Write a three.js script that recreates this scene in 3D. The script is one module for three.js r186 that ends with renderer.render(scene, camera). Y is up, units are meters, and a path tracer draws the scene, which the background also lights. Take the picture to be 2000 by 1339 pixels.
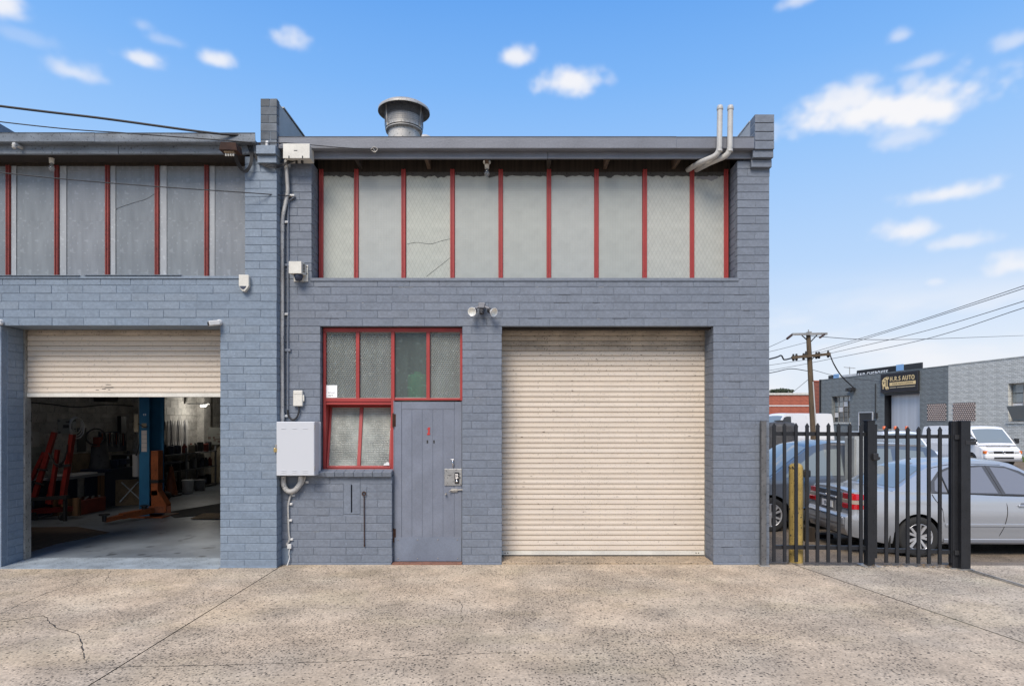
import * as THREE from 'three';
import { mergeGeometries, toCreasedNormals } from 'three/addons/utils/BufferGeometryUtils.js';
import { RoundedBoxGeometry } from 'three/addons/geometries/RoundedBoxGeometry.js';

// ---------------------------------------------------------------- camera, sky, sun, exposure
const scene = new THREE.Scene();
const EYE = 1.8, DIST = 8;
const camera = new THREE.PerspectiveCamera(2 * Math.atan(825 / 1232) * 180 / Math.PI, 2000 / 1650, 0.05, 600);
camera.position.set(0, EYE, DIST);
camera.lookAt(0, EYE, 0);
camera.setViewOffset(2000, 1650, 0, 0, 2000, 1339);      // a shift lens: verticals stay upright

const renderer = new THREE.WebGLRenderer({ antialias: true });
renderer.toneMapping = THREE.LinearToneMapping;
renderer.toneMappingExposure = 1.3;
renderer.shadowMap.enabled = true;

const SUN_DIR = new THREE.Vector3(-0.22, 0.74, 0.64).normalize();
const sun = new THREE.DirectionalLight(new THREE.Color(1.0, 0.90, 0.78), 3.3);
sun.position.copy(SUN_DIR).multiplyScalar(40);
sun.castShadow = true;
sun.shadow.radius = 55;                                    // light spread by thin cloud: soft shadows
sun.shadow.mapSize.set(2048, 2048);
Object.assign(sun.shadow.camera, { left: -25, right: 35, top: 25, bottom: -25, near: 1, far: 120 });
scene.add(sun, sun.target);

// ---------------------------------------------------------------- random numbers and noise
function rng(s) { s |= 0; return () => { s = (s + 0x6d2b79f5) | 0; let t = Math.imul(s ^ (s >>> 15), 1 | s); t = (t + Math.imul(t ^ (t >>> 7), 61 | t)) ^ t; return ((t ^ (t >>> 14)) >>> 0) / 4294967296; }; }
const R = rng(7), rr = (a, b) => a + (b - a) * R();
const hash = (x, y, s) => { let h = Math.imul(x, 374761393) ^ Math.imul(y, 668265263) ^ Math.imul(s, 1442695041); h = Math.imul(h ^ (h >>> 13), 1274126177); return ((h ^ (h >>> 16)) >>> 0) / 4294967296; };
const mod = (a, n) => ((a % n) + n) % n;
function vn(x, y, per, s) {                                // value noise that repeats every per cells
  const ix = Math.floor(x), iy = Math.floor(y), fx = x - ix, fy = y - iy, u = fx * fx * (3 - 2 * fx), v = fy * fy * (3 - 2 * fy);
  const x0 = mod(ix, per), x1 = mod(ix + 1, per), y0 = mod(iy, per), y1 = mod(iy + 1, per);
  const a = hash(x0, y0, s), b = hash(x1, y0, s), c = hash(x0, y1, s), d = hash(x1, y1, s);
  return a + (b - a) * u + (c - a) * v + (a - b - c + d) * u * v;
}
function fbm(x, y, per, oct, s, gain = 0.5) { let t = 0, a = 1, n = 0; for (let i = 0; i < oct; i++) { t += a * vn(x, y, per, s + i * 17); n += a; a *= gain; x *= 2; y *= 2; per *= 2; } return t / n; }
const clamp = (x, a = 0, b = 1) => Math.min(b, Math.max(a, x));
const sst = (a, b, x) => { const t = clamp((x - a) / (b - a)); return t * t * (3 - 2 * t); };
const lerp = (a, b, t) => a + (b - a) * t;
const toLin = (c) => (c <= 0.04045 ? c / 12.92 : ((c + 0.055) / 1.055) ** 2.4);

// ---------------------------------------------------------------- sky: clear blue with small fair-weather clouds, paler towards the horizon
{
  const W = 2048, H = 1024, data = new Float32Array(W * H * 4);
  const stops = [[-90, 150, 150, 150], [-3, 190, 196, 205], [0, 234, 239, 246], [6, 224, 236, 251], [13, 186, 216, 252], [22, 152, 198, 251], [28, 126, 182, 247], [34, 104, 166, 240], [55, 84, 148, 228], [90, 70, 134, 218]].map(([e, r, g, b]) => [e, toLin(r / 255), toLin(g / 255), toLin(b / 255)]);
  const dirOf = (u, v) => { const d = new THREE.Vector3((u - 1000) / 1232, (825 - v) / 1232, -1).normalize(); return [Math.atan2(d.z, d.x), Math.asin(d.y)]; };
  // the clouds that can be seen: bearing and height, half width, half height, density
  const puffs = [];
  const add = (u, v, w, h, k) => { const [az, el] = dirOf(u, v); puffs.push([az, el, w / 1232, h / 1232, k, puffs.length]); };
  [[1710, 218, 150, 34, 1], [1640, 205, 80, 26, .9], [1800, 222, 80, 32, 1], [1760, 262, 40, 14, .5], [1110, 162, 62, 26, .95], [1008, 112, 34, 18, .9], [574, 84, 34, 18, .85], [280, 117, 36, 13, .8], [422, 118, 24, 15, .85], [330, 82, 30, 9, .3], [276, 50, 16, 12, .3], [145, 143, 40, 15, .65], [1690, 160, 22, 18, .5], [1780, 168, 18, 16, .5], [1855, 378, 64, 17, .85], [1772, 452, 40, 22, .85], [1870, 474, 44, 13, .6], [1990, 518, 40, 24, .8], [1815, 120, 32, 10, .45], [1758, 72, 18, 12, .5], [1972, 84, 24, 14, .5], [1825, 552, 14, 7, .5], [0, 6, 34, 26, .9], [1555, 4, 22, 12, .7], [1770, 270, 40, 22, .5], [40, 70, 60, 14, .18]].forEach((p) => add(...p));
  const rp = rng(99);
  for (let i = 0; i < 90; i++) { const az = -Math.PI + rp() * 2 * Math.PI, el = .1 + rp() * 1.05, k = .4 + rp() * .6; if (az > -2.5 && az < -.62 && el < .66) continue; const w = .02 + rp() * .09; puffs.push([az, el, w, w * (.3 + rp() * .25), k, i + 50]); }
  const col = [0, 0, 0];
  for (let y = 0; y < H; y++) {
    const el = ((y + .5) / H - .5) * Math.PI, deg = el * 180 / Math.PI;
    let i = 0; while (i < stops.length - 2 && deg > stops[i + 1][0]) i++;
    const t = clamp((deg - stops[i][0]) / (stops[i + 1][0] - stops[i][0]));
    for (let c = 0; c < 3; c++) col[c] = lerp(stops[i][c + 1], stops[i + 1][c + 1], t);
    const near = puffs.filter((p) => Math.abs(el - p[1]) < p[3] * 2.6);
    for (let x = 0; x < W; x++) {
      const az = ((x + .5) / W - .5) * 2 * Math.PI, o = (y * W + x) * 4;
      let a = 0;
      for (const [pa, pe, pw, ph, k, s] of near) {
        let da = az - pa; if (da > Math.PI) da -= 2 * Math.PI; if (da < -Math.PI) da += 2 * Math.PI;
        da *= Math.cos(pe);
        if (Math.abs(da) > pw * 2.4) continue;
        const n = fbm(da * 42 + s * 13, (el - pe) * 60 + s * 7, 9999, 6, 3 + s, .58), dy = (el - pe) / ph, flat = dy < 0 ? dy * 1.5 : dy;
        const d = Math.hypot(da / pw, flat) + (n - .5) * 1.45;
        a = Math.max(a, k * sst(1.25, .15, d));
      }
      // thin pale sheets of cloud low down
      if (deg > -1 && deg < 13) { const n = fbm(x / W * 40, deg * .42, 40, 5, 5); a = Math.max(a, sst(.46, .72, n) * sst(-1, 2.5, deg) * sst(12.5, 6, deg) * .7); }
      const cl = [.93, .93, .96];
      for (let c = 0; c < 3; c++) data[o + c] = lerp(col[c], cl[c], a) * .77;
      data[o + 3] = 1;
    }
  }
  const t = new THREE.DataTexture(data, W, H, THREE.RGBAFormat, THREE.FloatType);
  t.mapping = THREE.EquirectangularReflectionMapping; t.magFilter = THREE.LinearFilter; t.minFilter = THREE.LinearFilter; t.needsUpdate = true;
  scene.background = t; scene.environment = t;
}

// ---------------------------------------------------------------- textures
function tex(n, tile, fn, srgb = true) {                   // fn(x, y in 0..1) gives a grey value or [r, g, b], 0..1 as shown
  const d = new Uint8Array(n * n * 4);
  for (let y = 0, o = 0; y < n; y++) for (let x = 0; x < n; x++, o += 4) {
    const c = fn(x / n, y / n, x, y);
    if (c.length) { d[o] = clamp(c[0]) * 255; d[o + 1] = clamp(c[1]) * 255; d[o + 2] = clamp(c[2]) * 255; } else d[o] = d[o + 1] = d[o + 2] = clamp(c) * 255;
    d[o + 3] = 255;
  }
  const t = new THREE.DataTexture(d, n, n); t.wrapS = t.wrapT = THREE.RepeatWrapping; t.magFilter = THREE.LinearFilter; t.minFilter = THREE.LinearMipmapLinearFilter; t.generateMipmaps = true;
  if (srgb) t.colorSpace = THREE.SRGBColorSpace;
  const [tx, ty] = Array.isArray(tile) ? tile : [tile, tile];
  t.repeat.set(1 / tx, 1 / ty); t.needsUpdate = true; return t;
}
const T = {};
T.paintBump = tex(512, .55, (x, y) => .5 + (fbm(x * 8, y * 8, 8, 3, 11) - .5) * .55 + (fbm(x * 90, y * 90, 90, 2, 12) - .5) * .55, false);
T.paint = tex(512, 1.3, (x, y) => { const a = fbm(x * 5, y * 5, 5, 4, 21), b = fbm(x * 60, y * 60, 60, 2, 22), chip = sst(.86, .9, vn(x * 110, y * 110, 110, 23)) * sst(.62, .75, vn(x * 9, y * 9, 9, 24)); const v = .88 + (a - .5) * .1 + (b - .5) * .12 + chip * .2; return [v, v, v]; });
T.plain = tex(256, .8, (x, y) => { const v = .9 + (fbm(x * 4, y * 4, 4, 4, 31) - .5) * .16 + (vn(x * 70, y * 70, 70, 32) - .5) * .05; return [v, v, v]; });
T.dirt = tex(512, 1.1, (x, y) => { const v = .84 + (fbm(x * 6, y * 6, 6, 4, 35) - .5) * .34 - sst(.8, .9, vn(x * 80, y * 80, 80, 36)) * .25; return [v, v * .985, v * .96]; });
T.fineBump = tex(256, .25, (x, y) => fbm(x * 24, y * 24, 24, 3, 41), false);
// weathered concrete: pale worn paste with dark pits and bits of stone
{
  const N = 2048, tile = 3.6, speck = (x, y, f, s) => { let ix = Math.floor(x * f), iy = Math.floor(y * f), best = 9, id = 0; for (let j = -1; j < 2; j++) for (let i = -1; i < 2; i++) { const cx = mod(ix + i, f), cy = mod(iy + j, f), px = ix + i + .2 + hash(cx, cy, s) * .6, py = iy + j + .2 + hash(cx, cy, s + 1) * .6, q = Math.hypot((x * f - px) * (.7 + hash(cx, cy, s + 4) * .9), y * f - py); if (q < best) { best = q; id = hash(cx, cy, s + 2); } } return [best, id]; };
  const bump = new Float32Array(N * N);
  T.concrete = tex(N, tile, (x, y, px, py) => {
    const big = fbm(x * 4, y * 4, 4, 5, 51), mid = fbm(x * 14, y * 14, 14, 4, 52), fine = fbm(x * 240, y * 240, 240, 2, 53), worn = sst(.36, .62, fbm(x * 7, y * 7, 7, 4, 54));
    const [d, id] = speck(x, y, 150, 55), [d2, id2] = speck(x, y, 80, 61);
    const dens = lerp(.27, .47, worn), pit = id < dens ? sst(.38, .2, d) : 0, pit2 = id2 < dens * .55 ? sst(.27, .12, d2) : 0, pale = id > .93 ? sst(.4, .15, d) * .12 : 0;
    const dark = Math.max(pit * (.3 + id * .8), pit2 * .72);
    const v = .745 + (big - .5) * .07 + (mid - .5) * .19 + (fine - .5) * .18 + pale - worn * .04;
    bump[py * N + px] = .6 + (mid - .5) * .3 + (fine - .5) * .3 - dark * .5;
    const warm = (big - .5) * .03 + (vn(x * 9, y * 9, 9, 57) - .5) * .02, k = 1 - dark * .78;
    return [v * k * (1.0 + warm), v * k * .926, v * k * (.828 - warm)];
  });
  T.concreteBump = tex(1024, tile, (x, y) => bump[Math.floor(y * N) * N + Math.floor(x * N)], false);
}
T.floor = tex(512, 2.6, (x, y) => { const v = .82 + (fbm(x * 5, y * 5, 5, 5, 65) - .5) * .36 - sst(.72, .85, fbm(x * 12, y * 12, 12, 3, 66)) * .25; return [v, v, v]; });
T.wood = tex(512, [.5, 1.6], (x, y) => { const g = fbm(x * 30 + vn(x * 3, y * 3, 3, 71) * .5, y * 3, 30, 4, 72), v = .72 + (g - .5) * .5; return [v, v * .93, v * .85]; });
T.farBrick = tex(512, [.96, .688], (x, y) => { const row = Math.floor(y * 8), fy = y * 8 - row, cx = x * 4 + (row % 2) * .5, ci = mod(Math.floor(cx), 4), fx = cx - Math.floor(cx), m = Math.min(sst(.0, .05, fx), sst(1, .95, fx), sst(0, .16, fy), sst(1, .86, fy)), v = .90 + (hash(ci, row, 5) - .5) * .12 + (vn(x * 50, y * 50, 50, 73) - .5) * .14; const k = lerp(.66, v, m); return [k, k, k]; });
T.farBrickBump = tex(512, [.96, .688], (x, y) => { const row = Math.floor(y * 8), fy = y * 8 - row, cx = x * 4 + (row % 2) * .5, fx = cx - Math.floor(cx); return Math.min(sst(.0, .06, fx), sst(1, .94, fx), sst(0, .18, fy), sst(1, .84, fy)); }, false);
T.diamond = tex(512, .42, (x, y) => { const p = Math.abs(mod(x * 8 + y * 4, 1) - .5), q = Math.abs(mod(x * 8 - y * 4, 1) - .5), w = Math.max(sst(.07, .02, p), sst(.07, .02, q)), v = .9 + (fbm(x * 6, y * 6, 6, 4, 81) - .5) * .07 - w * .09; return [v, v, v * .985]; });
T.ribbed = tex(512, .42, (x, y) => { const l = Math.abs(Math.sin(y * Math.PI * 18)), m = Math.abs(Math.sin(x * Math.PI * 20)), v = .9 + (fbm(x * 5, y * 5, 5, 4, 83) - .5) * .06 - l * .05 - sst(.25, 0, m) * .06; return [v, v, v]; });
T.ribBump = tex(256, .42, (x, y) => .5 + .3 * Math.sin(y * Math.PI * 36) + .2 * Math.sin(x * Math.PI * 40), false);
T.dimple = tex(512, .42, (x, y) => { const r = Math.floor(y * 16), fy = y * 16 - r - .5, cx = x * 14 + (r % 2) * .5, fx = cx - Math.floor(cx) - .5; return 1 - clamp(Math.hypot(fx, fy) * 1.9); }, false);
T.grime = tex(512, 1.7, (x, y) => { const a = fbm(x * 5, y * 5, 5, 5, 91), b = fbm(x * 22, y * 22, 22, 3, 92), v = .86 + (a - .5) * .5 + (b - .5) * .2; return [v, v, v * .99]; });
T.dust = tex(512, 1.9, (x, y) => { const a = fbm(x * 4, y * 4, 4, 5, 191), b = fbm(x * 40, y * 6, 40, 3, 192), c = sst(.78, .9, vn(x * 60, y * 60, 60, 193)), v = .88 + (a - .5) * .12 + (b - .5) * .1 + c * .08; return [v, v, v]; });
T.enamel = tex(512, 1.6, (x, y) => { const v = .93 + (fbm(x * 5, y * 5, 5, 4, 231) - .5) * .05 - sst(.84, .9, vn(x * 120, y * 120, 120, 232)) * .12; return [v, v * .995, v * .985]; });
T.rust = tex(256, .6, (x, y) => { const a = fbm(x * 8, y * 8, 8, 4, 95); return [.62 + (a - .5) * .5, .5 + (a - .5) * .5, .42 + (a - .5) * .4]; });

// ---------------------------------------------------------------- materials (linear base colours)
const C = (r, g, b) => new THREE.Color().setRGB(r, g, b);
const mat = (c, rough = .8, o = {}) => new THREE.MeshStandardMaterial({ color: C(...c), roughness: rough, ...o });
const phys = (c, rough = .3, o = {}) => new THREE.MeshPhysicalMaterial({ color: C(...c), roughness: rough, ...o });
const paintBrick = (c) => mat(c, .62, { map: T.paint, bumpMap: T.paintBump, bumpScale: .0035 });
const mainCol = [.198, .228, .278], leftCol = [.228, .288, .362];
const vary = (c, k, s = 0) => [c[0] * k * (1 + s), c[1] * k, c[2] * k * (1 - s)];
const mk = {
  main: [paintBrick(mainCol), paintBrick(vary(mainCol, 1.02, .004)), paintBrick(vary(mainCol, .98, -.006)), paintBrick(vary(mainCol, 1.01, .012))],
  left: [paintBrick(leftCol), paintBrick(vary(leftCol, 1.035, .01)), paintBrick(vary(leftCol, .965, -.01)), paintBrick(vary(leftCol, 1.0, .02))],
  stained: [mat([.15, .168, .19], .8, { map: T.grime, bumpMap: T.paintBump, bumpScale: .004 }), mat([.19, .215, .25], .8, { map: T.grime, bumpMap: T.paintBump, bumpScale: .004 }), mat([.125, .138, .155], .85, { map: T.grime, bumpMap: T.paintBump, bumpScale: .004 })],
  fascia: mat([.20, .212, .245], .5, { map: T.plain, bumpMap: T.fineBump, bumpScale: .0015 }),
  fasciaLeft: mat([.25, .30, .37], .55, { map: T.dirt, bumpMap: T.paintBump, bumpScale: .003 }),
  timberDark: mat([.055, .045, .037], .9, { map: T.wood }), timberBrown: mat([.16, .115, .085], .85, { map: T.wood }), soffit: mat([.045, .036, .031], .9, { map: T.dirt }),
  red: mat([.40, .045, .04], .45, { map: T.plain, bumpMap: T.fineBump, bumpScale: .001 }),
  cream: mat([.70, .615, .52], .5, { map: T.enamel }), creamB: mat([.715, .635, .545], .5, { map: T.enamel }), creamC: mat([.66, .565, .46], .5, { map: T.dirt }),
  white: mat([.78, .78, .76], .5, { map: T.plain }), whiteBox: mat([.515, .53, .555], .42), ivory: mat([.76, .735, .66], .5, { map: T.plain }), pvc: mat([.57, .56, .53], .45, { map: T.plain }), conduit: mat([.62, .63, .64], .5, { map: T.dirt }),
  black: mat([.02, .02, .022], .5), rubber: mat([.022, .022, .022], .85), cable: mat([.018, .018, .02], .6), steelBlack: mat([.02, .022, .028], .42, { map: T.dirt, bumpMap: T.fineBump, bumpScale: .0008 }),
  galv: mat([.62, .63, .64], .38, { metalness: .75, map: T.dirt }), zinc: mat([.55, .54, .52], .5, { metalness: .5, map: T.dirt }), chrome: mat([.75, .75, .76], .12, { metalness: 1 }), brass: mat([.55, .40, .16], .35, { metalness: .9 }), rusty: mat([.12, .075, .055], .85, { map: T.rust }),
  concrete: mat([.94, .92, .885], .92, { map: T.concrete, bumpMap: T.concreteBump, bumpScale: .006, vertexColors: true }), concretePale: mat([.52, .50, .47], .92, { map: T.concrete, bumpMap: T.concreteBump, bumpScale: .004 }), crack: mat([.055, .047, .04], 1), moss: mat([.06, .075, .02], 1, { map: T.grime }),
  blockIn: mat([.74, .73, .71], .85, { map: T.dirt, bumpMap: T.paintBump, bumpScale: .004 }), floorIn: mat([.26, .30, .345], .42, { map: T.floor }), sillBlue: mat([.42, .50, .585], .55, { map: T.dirt, bumpMap: T.paintBump, bumpScale: .003 }), dark: mat([.03, .03, .03], .9),
  yellow: mat([.64, .47, .15], .5, { map: T.dirt }), orange: mat([.42, .115, .035], .5, { map: T.dirt }), craneRed: mat([.34, .03, .025], .42, { map: T.dirt }), liftBlue: mat([.03, .16, .32], .4, { map: T.plain }), ply: mat([.30, .19, .11], .75, { map: T.wood }), cardboard: mat([.34, .25, .16], .9, { map: T.dirt }), paper: mat([.7, .68, .66], .8), greyPlastic: mat([.2, .2, .21], .5), navy: mat([.03, .04, .07], .5), beige: mat([.45, .40, .31], .6, { map: T.dirt }), toolRed: mat([.30, .05, .03], .5, { map: T.dirt }), green: mat([.05, .52, .2], .6),
  asphalt: mat([.42, .40, .37], .95, { map: T.concrete, bumpMap: T.concreteBump, bumpScale: .004 }), hrsDark: mat([.235, .26, .265], .8, { map: T.farBrick, bumpMap: T.farBrickBump, bumpScale: .006 }), hrsPale: mat([.70, .705, .66], .8, { map: T.farBrick, bumpMap: T.farBrickBump, bumpScale: .006 }), redBrick: mat([.52, .15, .09], .85, { map: T.farBrick, bumpMap: T.farBrickBump, bumpScale: .005 }), roller: mat([.66, .69, .74], .45, { metalness: .15, map: T.plain }), pole: mat([.20, .165, .12], .9, { map: T.wood }), wire: mat([.03, .03, .032], .7),
};
// rolled and wired obscure glass, dusty
const obscure = (c, map, bump, o = {}) => phys(c, .34, { map, bumpMap: bump, bumpScale: .0012, transmission: .18, thickness: 0, specularIntensity: 1, ...o });
const glassMain = [obscure([.60, .62, .565], T.diamond, T.fineBump), obscure([.56, .585, .54], T.ribbed, T.ribBump), obscure([.575, .60, .565], T.ribbed, T.ribBump), obscure([.60, .61, .57], T.diamond, T.ribBump)];
const glassLeft = [obscure([.47, .50, .53], T.dust, T.ribBump, { roughness: .22, transmission: .42 }), obscure([.42, .455, .48], T.dust, T.ribBump, { roughness: .2, transmission: .42 }), obscure([.445, .48, .50], T.dust, T.fineBump, { roughness: .24, transmission: .42 })];
const glassClear = phys([.72, .82, .76], .16, { bumpMap: T.ribBump, bumpScale: .002, map: T.dust, transmission: .9, thickness: 0 });
const glassLow = phys([.62, .68, .645], .12, { bumpMap: T.dimple, bumpScale: .016, map: T.dust, transmission: .58, thickness: 0 });
const glassSash = phys([.70, .74, .69], .14, { bumpMap: T.ribBump, bumpScale: .006, map: T.grime, transmission: .5, thickness: 0 });
const carGlass = phys([.18, .185, .205], .06, { clearcoat: 1, clearcoatRoughness: .04 });
const carGlassPale = phys([.20, .23, .235], .08, { clearcoat: 1, clearcoatRoughness: .04 });
const winGlass = phys([.05, .055, .06], .08, { clearcoat: .6 });
// ---------------------------------------------------------------- building blocks
const used = {};
const num = (n) => { const k = used[n] = (used[n] ?? -1) + 1; return k ? n + '_' + String(k).padStart(3, '0') : n; };
function thing(name, label, category, group) { const o = new THREE.Group(); o.name = num(name); o.userData = { label, category }; if (group) o.userData.group = group; scene.add(o); return o; }
function M(name, geo, m, parent) { const o = new THREE.Mesh(Array.isArray(geo) ? merge(geo) : geo, m); o.name = name; o.castShadow = o.receiveShadow = true; parent.add(o); return o; }
function solo(name, geo, m, label, category, group) { const o = M(num(name), geo, m, scene); o.userData = { label, category }; if (group) o.userData.group = group; return o; }
function struct(name, geo, m) { const o = M(num(name), geo, m, scene); o.userData = { kind: 'structure' }; return o; }
function metric(g, off = 0) {                               // uv in metres, by the way each face points
  if (g.index) g = g.toNonIndexed();
  const p = g.attributes.position, n = g.attributes.normal, uv = new Float32Array(p.count * 2);
  for (let f = 0; f < p.count; f += 3) {
    let ax = 0, ay = 0, az = 0; for (let i = f; i < f + 3; i++) { ax += n.getX(i); ay += n.getY(i); az += n.getZ(i); }
    ax = Math.abs(ax); ay = Math.abs(ay); az = Math.abs(az);
    for (let i = f; i < f + 3; i++) { const x = p.getX(i), y = p.getY(i), z = p.getZ(i); let u, v; if (az >= ax && az >= ay) { u = x; v = y; } else if (ax >= ay) { u = z + .31; v = y; } else { u = x; v = z + .17; } uv[i * 2] = u + off; uv[i * 2 + 1] = v + off * 1.7; }
  }
  g.setAttribute('uv', new THREE.BufferAttribute(uv, 2)); return g;
}
function merge(list) { return mergeGeometries(list.map((g) => { let h = g.index ? g.toNonIndexed() : g; for (const k of Object.keys(h.attributes)) if (!['position', 'normal', 'uv'].includes(k)) { h = h.clone(); h.deleteAttribute(k); } return h; })); }
function box(x0, x1, y0, y1, z0, z1) { const g = new THREE.BoxGeometry(Math.abs(x1 - x0), Math.abs(y1 - y0), Math.abs(z1 - z0)); g.translate((x0 + x1) / 2, (y0 + y1) / 2, (z0 + z1) / 2); return metric(g); }
function rbox(x0, x1, y0, y1, z0, z1, r = .008, s = 2) { const w = Math.abs(x1 - x0), h = Math.abs(y1 - y0), d = Math.abs(z1 - z0), g = new RoundedBoxGeometry(w, h, d, s, Math.min(r, w / 2.05, h / 2.05, d / 2.05)); g.translate((x0 + x1) / 2, (y0 + y1) / 2, (z0 + z1) / 2); return metric(g); }
const v3 = (a) => (a.isVector3 ? a : new THREE.Vector3(...a));
function rod(a, b, r, seg = 10, r2 = r) { a = v3(a); b = v3(b); const d = b.clone().sub(a), g = new THREE.CylinderGeometry(r2, r, d.length(), seg); g.applyQuaternion(new THREE.Quaternion().setFromUnitVectors(new THREE.Vector3(0, 1, 0), d.clone().normalize())); g.translate((a.x + b.x) / 2, (a.y + b.y) / 2, (a.z + b.z) / 2); return metric(g); }
function bar(a, b, w, h) { a = v3(a); b = v3(b); const d = b.clone().sub(a), g = new THREE.BoxGeometry(w, h, d.length()); const m = new THREE.Matrix4().lookAt(b, a, Math.abs(d.y) > .98 * d.length() ? new THREE.Vector3(0, 0, 1) : new THREE.Vector3(0, 1, 0)); metricIn(g); g.applyMatrix4(m); g.translate((a.x + b.x) / 2, (a.y + b.y) / 2, (a.z + b.z) / 2); return g.toNonIndexed(); }
function metricIn(g) { const p = g.attributes.position, uv = g.attributes.uv; for (let i = 0; i < p.count; i++) uv.setXY(i, p.getX(i) + p.getY(i), p.getZ(i)); }
function tube(pts, r, n = 40, seg = 8, tension) { const c = new THREE.CatmullRomCurve3(pts.map(v3), false, 'catmullrom', tension ?? .5); return new THREE.TubeGeometry(c, n, r, seg).toNonIndexed(); }
function bent(pts, r, bend = .04, seg = 10) {               // straight runs with rounded elbows
  const p = pts.map(v3), path = new THREE.CurvePath(); let from = p[0];
  for (let i = 1; i < p.length - 1; i++) { const a = p[i - 1].clone().sub(p[i]), b = p[i + 1].clone().sub(p[i]), k = Math.min(bend, a.length() / 2, b.length() / 2), s = p[i].clone().add(a.setLength(k)), e = p[i].clone().add(b.setLength(k)); if (s.distanceTo(from) > 1e-4) path.add(new THREE.LineCurve3(from, s)); path.add(new THREE.QuadraticBezierCurve3(s, p[i], e)); from = e; }
  path.add(new THREE.LineCurve3(from, p[p.length - 1]));
  const out = []; path.curves.forEach((c, i) => { const n = c.isLineCurve3 ? 1 : 7; for (let k = i ? 1 : 0; k <= n; k++) out.push(c.getPoint(k / n)); });
  const frames = [], up = new THREE.Vector3(.31, .2, .93); 
  for (let i = 0; i < out.length; i++) { const t = (out[i + 1] ?? out[i]).clone().sub(out[i - 1] ?? out[i]).normalize(), n = up.clone().cross(t).normalize(), b = t.clone().cross(n); frames.push([out[i], n, b]); }
  const pos = []; const pt = ([c, n, b], a) => c.clone().addScaledVector(n, Math.cos(a) * r).addScaledVector(b, Math.sin(a) * r);
  const idx = []; for (let i = 0; i < frames.length; i++) for (let k = 0; k < seg; k++) { const q = pt(frames[i], k / seg * 2 * Math.PI); pos.push(q.x, q.y, q.z); }
  for (let i = 0; i < frames.length - 1; i++) for (let k = 0; k < seg; k++) { const a = i * seg + k, b = i * seg + (k + 1) % seg, c = a + seg, d = b + seg; idx.push(a, b, c, b, d, c); }
  const g = new THREE.BufferGeometry(); g.setAttribute('position', new THREE.Float32BufferAttribute(pos, 3)); g.setIndex(idx); g.computeVertexNormals(); return metric(g);
}
function lathe(pts, seg = 24) { return metric(new THREE.LatheGeometry(pts.map((p) => new THREE.Vector2(...p)), seg)); }
function prism(pts, z0, z1, bevel = 0) { const s = new THREE.Shape(pts.map((p) => new THREE.Vector2(...p))), g = new THREE.ExtrudeGeometry(s, { depth: z1 - z0 - 2 * bevel, bevelEnabled: bevel > 0, bevelSize: bevel, bevelThickness: bevel, bevelSegments: 2, bevelOffset: -bevel, curveSegments: 8 }); g.translate(0, 0, z0 + bevel); return metric(g); }
const at = (g, x, y, z, ry = 0, rx = 0, rz = 0) => { g.applyMatrix4(new THREE.Matrix4().compose(new THREE.Vector3(x, y, z), new THREE.Quaternion().setFromEuler(new THREE.Euler(rx, ry, rz, 'YXZ')), new THREE.Vector3(1, 1, 1))); return g; };
function poly(pts, m, name, parent) { const g = new THREE.BufferGeometry(); g.setAttribute('position', new THREE.Float32BufferAttribute(pts.flat(), 3)); const idx = []; for (let i = 1; i < pts.length - 1; i++) idx.push(0, i, i + 1); g.setIndex(idx); g.computeVertexNormals(); return M(name, metric(g), m, parent); }

// a brick with chamfered, slightly uneven arrises; local x 0..w, y 0..h, face at z = 0, back at z = -d
const brickCache = new Map();
function brickGeo(w, h, d, k) {
  w = Math.round(w * 200) / 200; const key = [w, h, d, k].join();
  if (brickCache.has(key)) return brickCache.get(key);
  const r = rng(k * 131 + Math.round(w * 1000)), c = .0028, j = () => (r() - .5) * .0025, j2 = () => (r() - .5) * .002;
  const F = [[c + j(), c + j(), j2()], [w - c + j(), c + j(), j2()], [w - c + j(), h - c + j(), j2()], [c + j(), h - c + j(), j2()]];
  const O = [[j() * .5, j() * .5, -c], [w + j() * .5, j() * .5, -c], [w + j() * .5, h + j() * .5, -c], [j() * .5, h + j() * .5, -c]], B = O.map((p) => [p[0], p[1], -d]);
  const pos = [], quad = (a, b, e, f) => pos.push(...a, ...b, ...e, ...a, ...e, ...f);
  quad(...F); for (let i = 0; i < 4; i++) { const n = (i + 1) % 4; quad(O[i], O[n], F[n], F[i]); quad(B[i], B[n], O[n], O[i]); }
  const g = new THREE.BufferGeometry(); g.setAttribute('position', new THREE.Float32BufferAttribute(pos, 3)); g.computeVertexNormals(); metric(g, r() * 3);
  brickCache.set(key, g); return g;
}
// courses of a rectangle [x0, x1] x [y0, y1]: bricks of length L in stretcher bond
function courses(x0, x1, y0, y1, { L = .4, H = .1, J = .0045, JH = .008, phase = 0, seed = 1 } = {}) {
  const out = [], r = rng(seed), n = Math.max(1, Math.round((y1 - y0) / H)), h = (y1 - y0) / n;
  for (let k = 0; k < n; k++) {
    const row = Math.round((y0 + k * h) / H), cuts = [x0]; let x = Math.floor((x0 - phase) / L) * L + phase + (row % 2 ? L / 2 : 0) - L;
    for (; x < x1; x += L) { const q = x + (r() - .5) * .03; if (q > x0 + .075 && q < x1 - .075 && r() > .03) cuts.push(q); }
    cuts.push(x1);
    for (let i = 0; i < cuts.length - 1; i++) out.push({ x: cuts[i] + (i ? J / 2 : 0), y: y0 + k * h + JH / 2, w: cuts[i + 1] - cuts[i] - (i ? J / 2 : 0) - (i < cuts.length - 2 ? J / 2 : 0), h: h - JH });
  }
  return out;
}
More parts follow.
